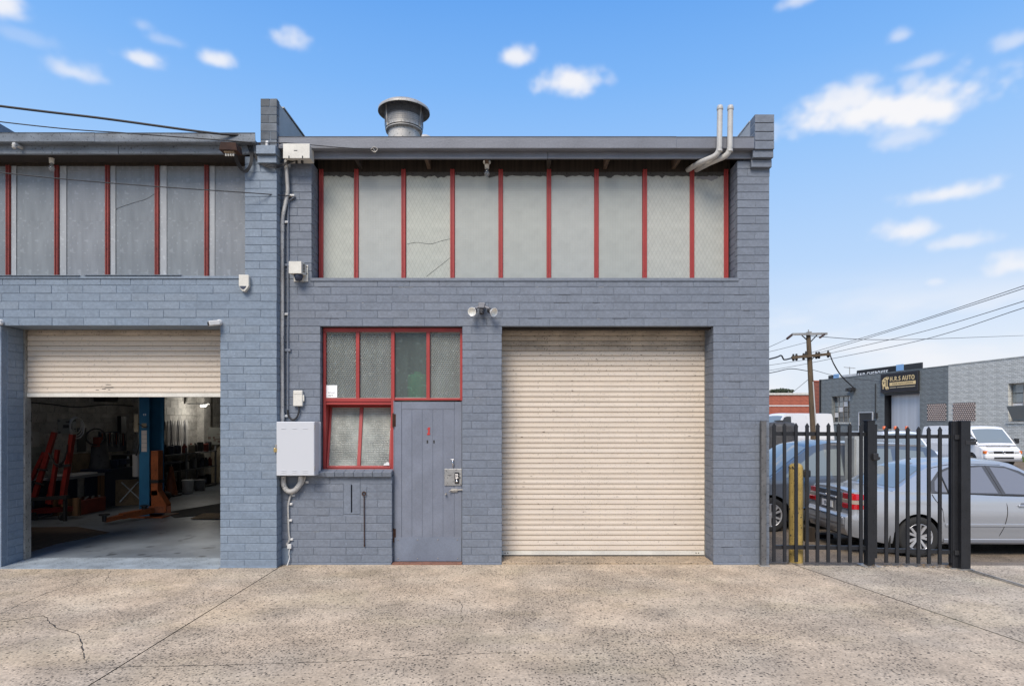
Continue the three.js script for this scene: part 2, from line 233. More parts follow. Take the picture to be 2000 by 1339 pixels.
class BrickWork {                                           // the 300 that show largest as parts, the rest as one
  constructor() { this.list = []; }
  face(rects, z, opt = {}) { rects.forEach(([a, b, c, e], i) => courses(a, b, c, e, { seed: i + 3, ...opt }).forEach((q) => this.list.push({ ...q, kind: 0, z, d: .09 }))); }
  reveal(side, xf, z0, z1, y0, y1, opt = {}) { courses(0, z0 - z1, y0, y1, { seed: 77, ...opt }).forEach((q) => this.list.push({ ...q, kind: side, xf, z0, z1, d: .03 })); }
  build(parent, mats, max = 300) {
    const r = rng(41); this.list.forEach((q) => q.a = q.w * q.h * (q.kind ? .12 : 1));
    this.list.sort((a, b) => b.a - a.a);
    const rest = [];
    this.list.forEach((q, i) => {
      const m = new THREE.Mesh(brickGeo(q.w, Math.round(q.h * 1000) / 1000, q.d, Math.floor(r() * 5)), mats[Math.floor(clamp(fbm(q.x * .9 + q.kind * 5 + 30, q.y * 1.3 + 30, 999, 3, 71) * 1.7 - .35 + (r() - .5) * .35, 0, .999) * mats.length)]), p = (r() - .5) * .0025;
      m.name = 'brick'; m.castShadow = m.receiveShadow = true;
      if (!q.kind) m.position.set(q.x, q.y, q.z + p); else if (q.kind > 0) { m.rotation.y = Math.PI / 2; m.position.set(q.xf + p, q.y, q.z0 - q.x); } else { m.rotation.y = -Math.PI / 2; m.position.set(q.xf - p, q.y, q.z1 + q.x); }
      m.rotation.z = (r() - .5) * .003;
      if (i < max) parent.add(m); else { m.updateMatrix(); rest.push(m.geometry.clone().applyMatrix4(m.matrix)); }
    });
    if (rest.length) { const o = M('brick_return', rest, mats[0], parent); o.userData.kind = 'stuff'; }
  }
}
const sx = (u, z) => (u - 1000) * (DIST - z) / 1232, sy = (v, z) => EYE - (v - 825) * (DIST - z) / 1232;   // measured points brought to metres on a plane at depth z
function textTex(w, h, draw) { const c = document.createElement('canvas'); c.width = w; c.height = h; const g = c.getContext('2d'); draw(g, w, h); const t = new THREE.CanvasTexture(c); t.colorSpace = THREE.SRGBColorSpace; return t; }
function card(w, h, t, m, name, parent, x, y, z, ry = 0, rx = 0) { const g = new THREE.PlaneGeometry(w, h); at(g, x, y, z, ry, rx); return M(name, g, mat([1, 1, 1], .6, { map: t }), parent); }
// ---------------------------------------------------------------- ground
const along = (zy, x0, x1, bevel = 0) => { const g = prism(zy.map(([z, y]) => [-z, y]), 0, x1 - x0, bevel); g.rotateY(Math.PI / 2); g.translate(x0, 0, 0); return metric(g); };
const slatVary = (g) => [0, 1, 2, 3, 4, 5].map((k) => { const h = g.clone(), uv = h.attributes.uv; for (let i = 0; i < uv.count; i++) uv.setXY(i, uv.getX(i) + k * .137, uv.getY(i) + k * .291); return h; });
const gp = (u, v, y = 0) => { const d = (EYE - y) * 1232 / (v - 825); return [(u - 1000) * d / 1232, y, DIST - d]; };
struct('ground', metric(at(new THREE.PlaneGeometry(320, 320), 20, -.32, -60, 0, -Math.PI / 2)), mk.asphalt);
{
  const sub = struct('yard_bedding', box(-15, 15, -.12, -.035, .02, 14), mk.crack);
  const yard = new THREE.Group(); yard.name = 'concrete_yard'; yard.userData = { kind: 'structure' }; scene.add(yard);
  const j2 = (z) => 3.58 + .214 * z;
  const slab = (name, xa, xb, z0, z1, nx, nz, tint) => {
    const pos = [], col = [], uv = [], idx = [];
    for (let j = 0; j <= nz; j++) for (let i = 0; i <= nx; i++) {
      const z = lerp(z0, z1, j / nz), x = lerp(xa(z), xb(z), i / nx);
      pos.push(x, 0, z); uv.push(x + .13, z);
      const a = fbm(x * .5 + 40, z * .9 + 40, 999, 5, 301), b = fbm(x * 2.6 + 40, z * 4.6 + 40, 999, 4, 302), st = sst(.5, .7, fbm(x * 1.1 + 9, z * 2.2 + 20, 999, 5, 303, .62)), wh = sst(.56, .7, fbm(x * 1.2 + 60, z * 2.6 + 7, 999, 5, 304, .6));
      const k = clamp(1 + (a - .5) * .08 + (b - .5) * .2 - st * .045 + wh * .055, .6, 1.3);
      col.push(k * tint[0], k * tint[1] * (1 + wh * .01), k * tint[2] * (1 - st * .04));
    }
    for (let j = 0; j < nz; j++) for (let i = 0; i < nx; i++) { const a = j * (nx + 1) + i, b = a + 1, c = a + nx + 1, d = c + 1; idx.push(a, c, b, b, c, d); }
    const g = new THREE.BufferGeometry(); g.setAttribute('position', new THREE.Float32BufferAttribute(pos, 3)); g.setAttribute('uv', new THREE.Float32BufferAttribute(uv, 2)); g.setAttribute('color', new THREE.Float32BufferAttribute(col, 3)); g.setIndex(idx); g.computeVertexNormals();
    return M(name, g, mk.concrete, yard);
  };
  slab('slab', () => -14, () => -2.906, .02, 13, 220, 260, [1.02, .985, .955]);
  slab('slab', () => -2.894, (z) => j2(z) - .008, -.01, 13, 150, 260, [.99, .955, .915]);
  slab('slab', (z) => j2(z) + .008, () => 14, .05, 13, 200, 260, [.97, .965, .955]);
  M('joint_filler', box(-2.908, -2.892, -.03, -.006, .02, 13), mk.crack, yard);
  M('joint_filler', bar([j2(.05), -.018, .05], [j2(13), -.018, 13], .02, .02), mk.crack, yard);
  M('joint_moss', bar([j2(1.9), -.008, 1.9], [j2(4), -.008, 4], .014, .012), mk.moss, yard);
  // cracks: narrow dark openings with ragged edges
  const crack = (pts, w) => {
    const c = new THREE.CatmullRomCurve3(pts.map(([u, v]) => new THREE.Vector3(...gp(u, v, .0025)))), n = Math.round(c.getLength() / .035), pos = [], idx = [], r = rng(n * 7);
    let jx = 0; for (let i = 0; i <= n; i++) { const p = c.getPoint(i / n), t = c.getTangent(i / n), s = new THREE.Vector3(-t.z, 0, t.x).normalize(); jx = jx * .6 + (r() - .5) * .02; const h = w * (.25 + r() * .9) * (r() < .12 ? .1 : 1); p.addScaledVector(s, jx); pos.push(p.x + s.x * h, .0025, p.z + s.z * h, p.x - s.x * h, .0025, p.z - s.z * h); if (i) { const a = 2 * i; idx.push(a - 2, a - 1, a, a - 1, a + 1, a); } }
    const g = new THREE.BufferGeometry(); g.setAttribute('position', new THREE.Float32BufferAttribute(pos, 3)); g.setIndex(idx); g.computeVertexNormals(); M('crack', metric(g), mk.crack, yard);
  };
  crack([[-40, 1222], [0, 1198], [77, 1163], [140, 1142], [192, 1123]], .0035);
  crack([[0, 1214], [45, 1208], [80, 1203], [105, 1222], [150, 1241], [160, 1272], [168, 1292]], .006);
  crack([[143, 1307], [250, 1301], [400, 1298], [560, 1294], [700, 1289], [850, 1278], [1000, 1274]], .0035);
  crack([[215, 1114], [206, 1136]], .003);
  crack([[420, 1188], [560, 1187], [700, 1186], [885, 1170], [905, 1212]], .002);
  crack([[1240, 1228], [1300, 1262], [1330, 1310]], .002);
  // the lower yard behind the palisade fence: a short ramp, then level
  const ramp = new THREE.BufferGeometry(), pz = [.05, -.25, -.6, -1.0, -1.4, -34], py = [-.004, -.03, -.11, -.2, -.27, -.29], pos = [], ix = [];
  pz.forEach((z, i) => pos.push(3.2, py[i], z, 40, py[i], z)); for (let i = 0; i < pz.length - 1; i++) { const a = i * 2; ix.push(a, a + 1, a + 2, a + 1, a + 3, a + 2); }
  ramp.setAttribute('position', new THREE.Float32BufferAttribute(pos, 3)); ramp.setIndex(ix); ramp.computeVertexNormals();
  struct('rear_driveway', metric(ramp), mat([.40, .375, .35], .95, { map: T.concrete, bumpMap: T.concreteBump, bumpScale: .004 }));
}

// ---------------------------------------------------------------- the unit with the closed roller door
const unit = thing('workshop_unit', 'two-storey grey painted brick workshop unit with closed cream roller door and red framed windows', 'building');
{
  const X0 = -2.93, X1 = 3.266, WT = 5.12;
  // backing walls, carrying the bricks
  const e = .0055, zf = -e, zb = -.38;
  const wall = M('wall', [
    box(X0, -2.046, .0, 1.12 - e, zf, zb), box(-2.027, -1.525 - e, .0, 1.12 - e, zf, zb), box(-2.046, -2.027, 0, .64, zf, zb), box(-2.046, -2.027, 1.03, 1.12 - e, zf, zb), box(X0, -2.435 - e, 1.12 - e, 3.02, zf, zb), box(X0, X1, 3.02 + e, 3.62 - e, zf, zb), box(X0, -2.545 - e, 3.62 - e, WT, zf, zb),
    box(-.63 + e, -.13 - e, 0, 3.02 + e, zf, zb), box(2.556 + e, X1, 0, 3.02 + e, zf, zb), box(2.861 + e, X1, 3.62 - e, WT, zf, zb),
    box(3.06, X1, 0, 5.4, zb, -12), box(X0, X1, 0, 5.3, -12, -12.2),
  ], mk.main[0], unit);
  const bw = new BrickWork();
  bw.face([[X0, -1.525, .02, .62], [X0, -2.14, .62, 1.02], [-1.925, -1.525, .62, 1.02], [X0, -1.525, 1.02, 1.12], [X0, -2.435, 1.12, 3.02], [X0, X1, 3.02, 3.62], [X0, -2.545, 3.62, WT], [-.63, -.13, .02, 3.02], [2.556, X1, .02, 3.02], [2.861, X1, 3.62, 4.92]], 0, { phase: .09 });
  bw.face([[2.861, X1, 4.92, 5.02], [2.861, 3.02, 5.02, 5.12]], 0);
  bw.reveal(1, -2.545, -.095, -.30, 3.68, WT); bw.reveal(-1, 2.861, -.095, -.30, 3.68, WT);
  bw.reveal(-1, 2.556, -.095, -.37, .05, 3.02, { L: .29 }); 
  bw.build(wall, mk.main);
  // worn joints: open gaps along the beds and flecks of bare mortar
  {
    const q = rng(61), gaps = [], flecks = [], ok = (x, y) => (y > 3.05 && y < 3.6 && x < 3.2) || (y < 3 && (x < -2.5 || (x > -.6 && x < -.2) || x > 2.62) && x < 3.2) || (y < 1.0 && x < -1.6 && (x < -2.2 || x > -1.9)) || (y > 3.7 && y < 4.9 && (x < -2.6 || x > 2.92) && x < 3.2);
    for (let i = 0; i < 260; i++) { const x = lerp(-2.9, 3.2, q()), y = Math.round(lerp(.1, 4.9, q()) * 10) / 10 + .02, w = .04 + q() * .16; if (!ok(x, y) || !ok(x + w, y)) continue; if (q() < .5) gaps.push(bar([x, y + (q() - .5) * .002, -.002], [x + w, y + (q() - .5) * .002, -.002], .0045, .0035 + q() * .002)); else flecks.push(bar([x, y - .003, .0005], [x + w * .4, y - .003 + (q() - .5) * .002, .0005], .003, .0025 + q() * .003)); }
    M('open_joint', gaps, mat([.06, .066, .08], .9), unit).userData.kind = 'stuff'; M('mortar_fleck', flecks, mat([.36, .37, .38], .9), unit).userData.kind = 'stuff';
  }
  // the end of the party wall, corbelled out below the gutter
  const pil = M('party_wall_end', [box(3.045, 3.27, 4.92, 5.64, .0, -.3)], mk.main[0], unit);
  courses(3.035, 3.275, 5.21, 5.65, { H: .11 }).forEach((q) => { const m = M('brick', brickGeo(q.w, .101, .16, 2), mk.main[1], pil); m.position.set(q.x, q.y, .13); });
  [[5.12, .105, 0], [5.02, .055, 1]].forEach(([y, z, k]) => { const m = M('brick', brickGeo(.255, .09, .14, k), mk.main[k], pil); m.position.set(3.02, y, z); });
  M('parapet_wall', box(3.06, 3.26, 5.3, 5.62, -.3, -9), mk.main[0], unit);
  M('parapet_flashing', [box(3.036, 3.042, 5.3, 5.64, .12, -9), box(3.03, 3.28, 5.635, 5.65, -.05, -9)], mat([.60, .585, .55], .5, { map: T.plain }), unit);
  // wall base: render fillet and worn painted plinth
  M('wall_plinth', [rbox(X0, -1.53, -.01, .022, -.02, .012, .01), rbox(-.63, -.13, -.01, .022, -.02, .010, .01), rbox(2.556, 3.26, -.01, .024, -.02, .012, .01)], mk.main[2], unit);
  // rendered patch with a narrow letter slot
  M('render_patch', [rbox(-2.137, -2.045, .64, 1.03, -.05, .002, .004), rbox(-2.028, -1.928, .64, 1.03, -.05, .003, .004), box(-2.046, -2.027, .64, .66, -.05, 0), box(-2.046, -2.027, 1.012, 1.03, -.05, 0)], mk.main[2], unit);
  M('letter_slot', box(-2.046, -2.027, .66, 1.012, -.06, -.04), mk.dark, unit);
  // roof, gutter, fascia, rafters
  const roof = M('roof', [box(X0, 3.06, 5.25, 5.31, -.02, -12)], mk.soffit, unit);
  M('gutter', [along([[.02, 5.216], [.125, 5.212], [.14, 5.222], [.142, 5.35], [.15, 5.362], [.135, 5.366], [.128, 5.24], [.02, 5.24]], -2.955, 2.05), along([[.02, 5.216], [.123, 5.212], [.138, 5.222], [.14, 5.348], [.148, 5.36], [.133, 5.364], [.126, 5.24], [.02, 5.24]], 2.053, 3.022)], mk.fascia, roof);
  M('fascia_board', [rbox(-2.93, .45, 5.128, 5.235, .012, .045, .006), rbox(.454, 3.02, 5.13, 5.236, .012, .043, .006)], mk.fascia, roof);
  [700, 835, 951, 1072, 1185, 1322].forEach((u, i) => M('rafter', rbox(sx(u, -.1) - .024, sx(u, -.1) + .024, 5.12, 5.25, .012, -.4, .004), i % 3 ? mk.timberBrown : mk.timberDark, roof));
  // upper window: red glazing bars and wired obscure glass
  const wz = -.27, mx = [626, 695, 789, 884, 978, 1072, 1165, 1259, 1352, 1419].map((u) => sx(u, wz));
  const up = M('upper_window', [along([[-.31, 3.60], [.012, 3.595], [.012, 3.632], [-.24, 3.672], [-.31, 3.672]], -2.56, 2.875)], mk.main[1], unit);
  M('window_head', box(-2.545, 2.861, 5.085, 5.25, -.33, -.265), mk.timberDark, up);
  mx.forEach((x, i) => { const y0 = 3.665, y1 = 5.12, m = M('mullion', [rbox(-.03, .03, y0, y1, -.02, .006, .004), rbox(-.026, -.009, y0, y1, .004, .016, .004), rbox(.009, .026, y0, y1, .004, .016, .004), ...[.12, .62, 1.3].map((t) => rbox(-.004, .004, y0 + t, y0 + t + .008, .004, .012, .002))], mk.red, up); m.position.set(x, 0, wz); m.rotation.z = (R() - .5) * .003; });
  const pick = [0, 2, 0, 1, 1, 2, 1, 3, 3];
  for (let i = 0; i < 9; i++) { const w = mx[i + 1] - mx[i] - .058, m = M('pane', rbox(-w / 2, w / 2, -.714, .714, -.004, .004, .002, 1), glassMain[pick[i]], up); m.position.set((mx[i] + mx[i + 1]) / 2, 4.386, wz - .01); m.rotation.y = (R() - .5) * .004; m.rotation.x = (R() - .5) * .002; }
  { const q = rng(51); for (let i = 0; i < 9; i++) { const a = mx[i] + .032, b = mx[i + 1] - .032, pts = [[a, 5.11], [b, 5.11]]; for (let k = 0; k <= 14; k++) pts.push([lerp(b, a, k / 14), 5.035 + (q() - .5) * .022 + (q() < .1 ? -.02 : 0)]); M('pane_top_strip', prism(pts, wz - .0045, wz - .001), mat([.10, .10, .10], .8, { map: T.dirt }), up); } }  // dark strip with a ragged lower edge along the top of each pane
  const ck = (pts, p = up, z = wz) => M('glass_crack', tube(pts.map(([u, v]) => [sx(u, z), sy(v, z), z - .004]), .0016, 30, 5), mk.dark, p);
  ck([[795, 476], [815, 473], [840, 476], [862, 470], [880, 466]]); ck([[832, 540], [850, 526], [868, 512], [880, 502]]);
  M('paint_remnant', prism([[2.42, 4.99], [2.47, 5.0], [2.5, 4.985], [2.56, 4.99], [2.62, 4.965], [2.66, 4.99], [2.7, 5.0], [2.7, 5.04], [2.42, 5.04]].map(([x, y]) => [x, y]), wz - .006, wz - .002), mk.greyPlastic, up);
  // entrance window: four fixed lights above, a hopper sash below
  const fz = -.1, fr = (x0, x1, y0, y1, z0 = fz - .06, z1 = fz) => rbox(x0, x1, y0, y1, z0, z1, .005);
  const low = M('entrance_window_frame', [fr(-2.43, -.635, 2.965, 3.016), fr(-2.43, -2.395, 1.17, 2.966), fr(-2.008, -1.963, 2.115, 2.966), fr(-1.556, -1.51, 1.17, 2.966), fr(-1.101, -1.056, 2.115, 2.966), fr(-.668, -.636, 2.08, 2.966), fr(-2.396, -1.557, 2.07, 2.116), fr(-1.509, -.669, 2.085, 2.116), fr(-2.396, -1.557, 1.17, 1.212), rbox(-2.396, -1.557, 2.03, 2.07, fz - .27, fz - .012, .004), rbox(-2.43, -2.395, 1.2, 2.07, fz - .27, fz - .062, .004), rbox(-1.556, -1.52, 1.2, 2.07, fz - .27, fz - .062, .004)], mk.red, unit);
  [[-2.393, -2.01], [-1.961, -1.558], [-1.508, -1.103], [-1.054, -.67]].forEach(([a, b]) => { M('pane', rbox(a, b, 2.118, 2.963, fz - .042, fz - .036, .002, 1), a === -1.508 ? glassClear : glassLow, low); M('putty', [box(a, b, 2.117, 2.124, fz - .034, fz - .018), box(a, b, 2.957, 2.964, fz - .034, fz - .02)], mk.zinc, low); });
  const tilt = Math.atan2(.17, .82), sash = M('hopper_sash', [rbox(-.415, -.388, 0, .83, -.02, .02, .004), rbox(.388, .415, 0, .83, -.02, .02, .004), rbox(-.388, .388, 0, .03, -.02, .02, .004), rbox(-.388, .388, .80, .83, -.02, .02, .004), rbox(-.022, .022, .03, .80, -.02, .02, .004)], mk.red, unit);
  sash.position.set(-1.977, 1.213, fz - .035); sash.rotation.x = -tilt;
  M('pane', box(-.387, -.023, .031, .799, -.004, .002), glassSash, sash); M('pane', box(.023, .387, .031, .799, -.004, .002), glassSash, sash);
  const ws = M('window_sill', box(-2.43, -1.535, 1.11, 1.17, -.25, -.02), mk.main[2], unit);
  for (let i = 0; i < 8; i++) { const m = M('sill_brick', brickGeo(.116, .06, .14, i % 5), mk.main[i % 4], ws); m.position.set(-2.474 + i * .1195, 1.116, .048 + (R() - .5) * .006); m.rotation.x = .22; }
  // boarded door with kick plate
  const dz = -.085, door = M('door', box(-1.508, -.646, .02, 2.066, dz - .045, dz - .006), mk.main[2], unit);
  const dp = mat([.20, .222, .275], .5, { map: T.plain, bumpMap: T.fineBump, bumpScale: .0012 });
  const dx = [784.5, 804.5, 824.7, 845.3, 865.4, 887.3].map((u) => sx(u, dz));
  M('stile', rbox(-1.508, dx[0] - .003, .02, 2.066, dz - .02, dz + .002, .003), dp, door); M('stile', rbox(dx[5] + .003, -.646, .02, 2.066, dz - .02, dz + .002, .003), dp, door);
  M('top_rail', rbox(dx[0], dx[5], 1.97, 2.066, dz - .02, dz + .001, .003), dp, door);
  for (let i = 0; i < 5; i++) M('board', rbox(dx[i] + .0015, dx[i + 1] - .0015, .02, 1.966, dz - .02, dz - .001 + (R() - .5) * .001, .004), dp, door);
  M('kick_plate', rbox(-1.506, -.648, .025, .33, dz + .002, dz + .007, .002), mat([.195, .225, .285], .4, { map: T.plain }), door);
  for (const x of [-1.46, -1.21, -.95, -.7]) for (const y of [.06, .3]) M('screw', at(new THREE.SphereGeometry(.008, 8, 6), x, y, dz + .007), mk.zinc, door);
  for (const y of [1.83, .36]) M('hinge', [rod([-1.522, y - .09, dz + .012], [-1.522, y + .09, dz + .012], .011, 10), box(-1.52, -1.49, y - .08, y + .08, dz, dz + .006)], mk.rusty, door);
  M('door_number', prism([[-1.087, 1.64], [-1.052, 1.645], [-1.05, 1.665], [-1.058, 1.667], [-1.05, 1.74], [-1.07, 1.74], [-1.088, 1.718], [-1.084, 1.71], [-1.074, 1.716], [-1.078, 1.667], [-1.088, 1.662]], dz + .001, dz + .005), mat([.45, .03, .025], .5), door);
  for (const u of [834.6, 847.5]) M('viewing_slit', rbox(sx(u, dz) - .009, sx(u, dz) + .009, 1.535, 1.575, dz - .012, dz + .003, .002), mk.dark, door);
  const lockz = dz + .004, plate = [rbox(sx(868, dz), sx(902, dz), sy(948, dz), sy(915, dz), dz, dz + .012, .004)];
  M('lock_plate', plate, mk.galv, door);
  M('keypad', [rbox(sx(888, dz), sx(897, dz), sy(944, dz), sy(921.5, dz), dz + .01, dz + .03, .014, 3)], mk.black, door);
  M('keypad_button', [0, 1, 2, 3].map((k) => rbox(sx(889.6, dz), sx(895.2, dz), sy(926.5 + k * 2.6, dz), sy(925 + k * 2.6, dz), dz + .028, dz + .033, .002)).concat([at(new THREE.SphereGeometry(.02, 12, 8), sx(892.5, dz), sy(939, dz), dz + .026)]), mk.chrome, door);
  M('pull_handle', [tube([[sx(884, dz), sy(898, dz), dz], [sx(884, dz), sy(899, dz), dz + .03], [sx(885, dz), sy(906, dz), dz + .036], [sx(884.6, dz), sy(912, dz), dz + .006]], .008, 20, 8), rbox(sx(881.5, dz), sx(887.5, dz), sy(900.5, dz), sy(896.5, dz), dz, dz + .006, .002)], mk.chrome, door);
  M('slide_bolt', [rod([sx(880, dz), sy(957, dz), dz + .02], [sx(905, dz), sy(955.6, dz), dz + .02], .008), rbox(sx(881, dz), sx(894, dz), sy(960.5, dz), sy(953.5, dz), dz, dz + .02, .005), rod([sx(880, dz), sy(957, dz), dz + .02], [sx(878, dz), sy(959.5, dz), dz + .05], .007)], mk.zinc, door);
  M('door_stop', rod([sx(871, dz), sy(963.5, dz), dz], [sx(871, dz), sy(963.5, dz), dz + .05], .012), mk.zinc, door);
  M('door_threshold', [rbox(-1.52, -.635, -.005, .02, -.16, .02, .006)], mat([.30, .15, .11], .9, { map: T.dirt }), unit);
  // door head over the frame
  M('door_jamb', [box(-1.522, -1.51, .02, 2.08, -.18, -.09), box(-.645, -.634, .02, 2.08, -.18, -.09)], mk.main[2], unit);
  // roller door
  const rz = -.375, slatG = along([[-.006, 0], [.000, .004], [.007, .008], [.0105, .015], [.011, .028], [.010, .045], [.0055, .050], [.007, .054], [.009, .060], [.004, .0655], [-.006, .068], [-.012, .068], [-.012, 0]], -.17, 2.552);
  const slatV = slatVary(slatG);
  const rd = M('roller_door', [box(-.22, -.165, .03, 3.2, rz - .05, rz + .03), box(2.553, 2.60, .03, 3.2, rz - .05, rz + .03), rod([-.3, 3.33, rz - .22], [2.7, 3.33, rz - .22], .17, 20)], mk.zinc, unit);
  for (let i = 0; i < 46; i++) { const m = M('slat', slatV[Math.floor(R() * 6)], i > 38 ? mk.creamC : i % 3 === 1 ? mk.creamB : mk.cream, rd), top = Math.max(0, i - 42); m.position.set((R() - .5) * .002, .098 + i * .068, rz + (R() - .5) * .0016 - top * top * .006); m.rotation.y = (R() - .5) * .0012; m.rotation.x = -top * .08; }
  { const q = rng(33), g = []; for (let i = 0; i < 130; i++) { const k = i < 90 ? Math.floor(35 + q() * 4) : Math.floor(q() * 44), x = lerp(-.1, 2.5, q()), w = .004 + q() * (i < 90 ? .012 : .03), y = .098 + k * .068 + (q() < .5 ? .012 : .02 + q() * .02); g.push(box(x, x + w, y, y + .003 + q() * .004, rz + .008, rz + .0125)); } M('rust_speck', g, mk.rusty, rd).userData.kind = 'stuff'; }
  M('bottom_rail', [rbox(-.168, 2.552, .045, .097, rz - .01, rz + .018, .006)], mk.ivory, rd); M('rubber_seal', rbox(-.168, 2.552, .03, .046, rz - .004, rz + .012, .004), mk.rubber, rd);
  for (const x of [-.09, -.055, 2.44, 2.475]) M('bolt', at(new THREE.SphereGeometry(.008, 8, 6), x, .075, rz + .018), mk.dark, rd);
  M('roller_threshold', along([[-.42, -.02], [-.012, -.02], [-.012, .022], [-.03, .028], [-.42, .032]], -.2, 2.552), mat([.72, .66, .58], .92, { map: T.concrete, bumpMap: T.concreteBump, bumpScale: .004 }), unit);
  M('lintel_underside', box(-.13, 2.556, 3.0, 3.019, -.1, -.2), mk.soffit, unit);
  M('inner_floor', box(-2.9, 3.05, -.02, .01, -.42, -12), mk.floorIn, unit);
}
// things behind the patterned glass
{
  const t = thing('shelf_rack', 'dim metal shelf rack standing behind the patterned glass panes', 'shelf');
  for (const x of [-2.3, -.75]) for (const z of [-.4, -.95]) M('leg', box(x - .02, x + .02, .01, 2.9, z - .02, z + .02), mk.greyPlastic, t);
  for (const y of [.5, 2.08]) M('shelf', box(-2.33, -.72, y, y + .03, -.24, -1.0), mk.zinc, t);
  const lz = [[-.5, .11], [-.52, .115], [-.53, .12]];
  solo('drum', at(lathe([[0, 0], [.13, 0], [.135, .02], [.135, .3], [.12, .33], [.05, .34], [.05, .37], [0, .37]]), -1.26, 2.11, -.42), mk.green, 'blurred green drum seen through the third upper pane', 'drum');
  solo('carton', rbox(-2.2, -1.75, 2.11, 2.32, -.4, -.7), mk.paper, 'pale carton behind the leftmost patterned pane', 'carton');
  
  solo('carton', rbox(-1.02, -.78, 2.11, 2.5, -.38, -.7), mk.paper, 'pale carton behind the rightmost patterned pane', 'carton');
}
// ---------------------------------------------------------------- the neighbouring unit on the left, roller door half raised
const nb = thing('workshop_unit', 'blue-grey painted brick workshop unit with half-raised roller door and lift inside', 'building');
{
  const F = .18, e = .0055, zf = F - e, zb = -.2, WT = 5.1;
  const wall = M('wall', [box(-9.2, -6.337 - e, 0, 3.0, zf, zb), box(-9.2, -2.92 - e, 3.0 + e, 3.61 - e, zf, zb), box(-3.62 + e, -2.92 - e, 0, 3.0 + e, zf, zb), box(-3.314 + e, -2.92 - e, 3.61 - e, WT, zf, zb), box(-3.12 + e, -2.92 - e, WT, 5.80, zf, zb), box(-3.12, -2.932, 0, 5.78, zb, -12)], mk.left[0], nb);
  const bw = new BrickWork();
  bw.face([[-3.62, -2.92, .0, 3.0], [-7.0, -2.92, 3.0, 3.6], [-3.314, -2.92, 3.6, WT]], F, { phase: -.12 });
  const bt = new BrickWork(); bt.face([[-3.12, -2.92, WT, 5.82]], F); bt.build(wall, mk.stained);
  bw.reveal(1, -6.337, F - .095, -.21, .03, 3.0, { L: .29 }); bw.reveal(1, -2.92, F - .093, .003, .0, 5.1, { L: .4 });
  bw.build(wall, mk.left);
  M('wall_plinth', [rbox(-3.62, -2.915, -.01, .02, .15, F + .012, .01)], mk.left[2], nb);
  const cb = M('corbel', [rbox(-3.14, -2.905, 5.0, 5.09, .1, F + .05, .006), rbox(-3.14, -2.9, 5.095, 5.2, .1, F + .09, .006)], mk.left[1], nb);
  M('parapet_flashing', [box(-2.928, -2.922, 5.36, 5.80, .13, -9), box(-3.13, -2.91, 5.815, 5.83, -.05, -9)], mat([.42, .44, .43], .5, { map: T.plain }), nb);
  M('parapet_wall', box(-9.25, -9.0, 5.2, 7.05, .15, -12), mk.left[2], nb);
  // roof and eave
  const roof = M('roof', box(-9.2, -3.12, 5.25, 5.31, .1, -12), mk.soffit, nb);
  M('gutter', [along([[.18, 5.226], [.285, 5.222], [.30, 5.232], [.302, 5.325], [.31, 5.338], [.295, 5.342], [.288, 5.25], [.18, 5.25]], -9.2, -5.1), along([[.18, 5.224], [.283, 5.22], [.298, 5.23], [.3, 5.323], [.308, 5.336], [.293, 5.34], [.286, 5.25], [.18, 5.25]], -5.097, -3.14)], mk.fasciaLeft, roof);
  M('fascia_board', [rbox(-9.2, -4.87, 5.118, 5.24, .17, .21, .006), rbox(-4.866, -3.16, 5.12, 5.24, .17, .209, .006)], mk.fasciaLeft, roof);
  M('soffit_lining', box(-9.2, -3.32, 5.13, 5.14, .17, -.12), mk.soffit, roof);
  // upper window
  const wz = -.09, mx = [-7.75, -7.11, ...[15, 110, 209, 306, 403].map((u) => sx(u, wz)), -3.28];
  const up = M('upper_window', [along([[-.15, 3.59], [F + .012, 3.585], [F + .012, 3.615], [-.05, 3.655], [-.15, 3.655]], -9.1, -3.3)], mk.left[1], nb);
  M('window_head', box(-9.1, -3.32, 5.09, 5.2, -.16, -.085), mk.timberDark, up);
  M('sill_flashing', [box(-6.9, -5.35, 3.617, 3.622, .05, F + .03), box(-5.3, -4.1, 3.622, 3.627, .06, F + .026)], mk.left[3], up);
  mx.slice(0, -1).forEach((x) => { const m = M('mullion', [rbox(-.03, .03, 3.65, 5.1, -.02, .006, .004), rbox(-.024, -.008, 3.65, 5.1, .004, .016, .004), rbox(.008, .024, 3.65, 5.1, .004, .016, .004)], mat([.32, .045, .035], .5, { map: T.dirt }), up); m.position.set(x, 0, wz); });
  for (let i = 0; i < mx.length - 1; i++) { const w = mx[i + 1] - mx[i] - .058, m = M('pane', rbox(-w / 2, w / 2, -.73, .73, -.004, .004, .002, 1), glassLeft[i % 3], up); m.position.set((mx[i] + mx[i + 1]) / 2, 4.388, wz - .012); m.rotation.y = (R() - .5) * .01; m.rotation.x = (R() - .5) * .006; }
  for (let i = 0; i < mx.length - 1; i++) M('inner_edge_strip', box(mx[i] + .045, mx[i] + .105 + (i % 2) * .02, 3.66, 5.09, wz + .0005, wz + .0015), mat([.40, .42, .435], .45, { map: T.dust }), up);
  const ck = (pts, r = .0016) => M('glass_crack', tube(pts.map(([u, v]) => [sx(u, wz), sy(v, wz), wz - .004]), r, 30, 5), mk.dark, up);
  ck([[216, 415], [232, 405], [262, 395], [285, 388], [301, 378]]);
  // roller door, half up
  const rz = -.22, slatG = along([[-.006, 0], [.000, .004], [.007, .008], [.0105, .015], [.011, .028], [.010, .045], [.0055, .050], [.007, .054], [.009, .060], [.004, .0655], [-.006, .068], [-.012, .068], [-.012, 0]], -6.315, -3.60);
  const slatV = slatVary(slatG);
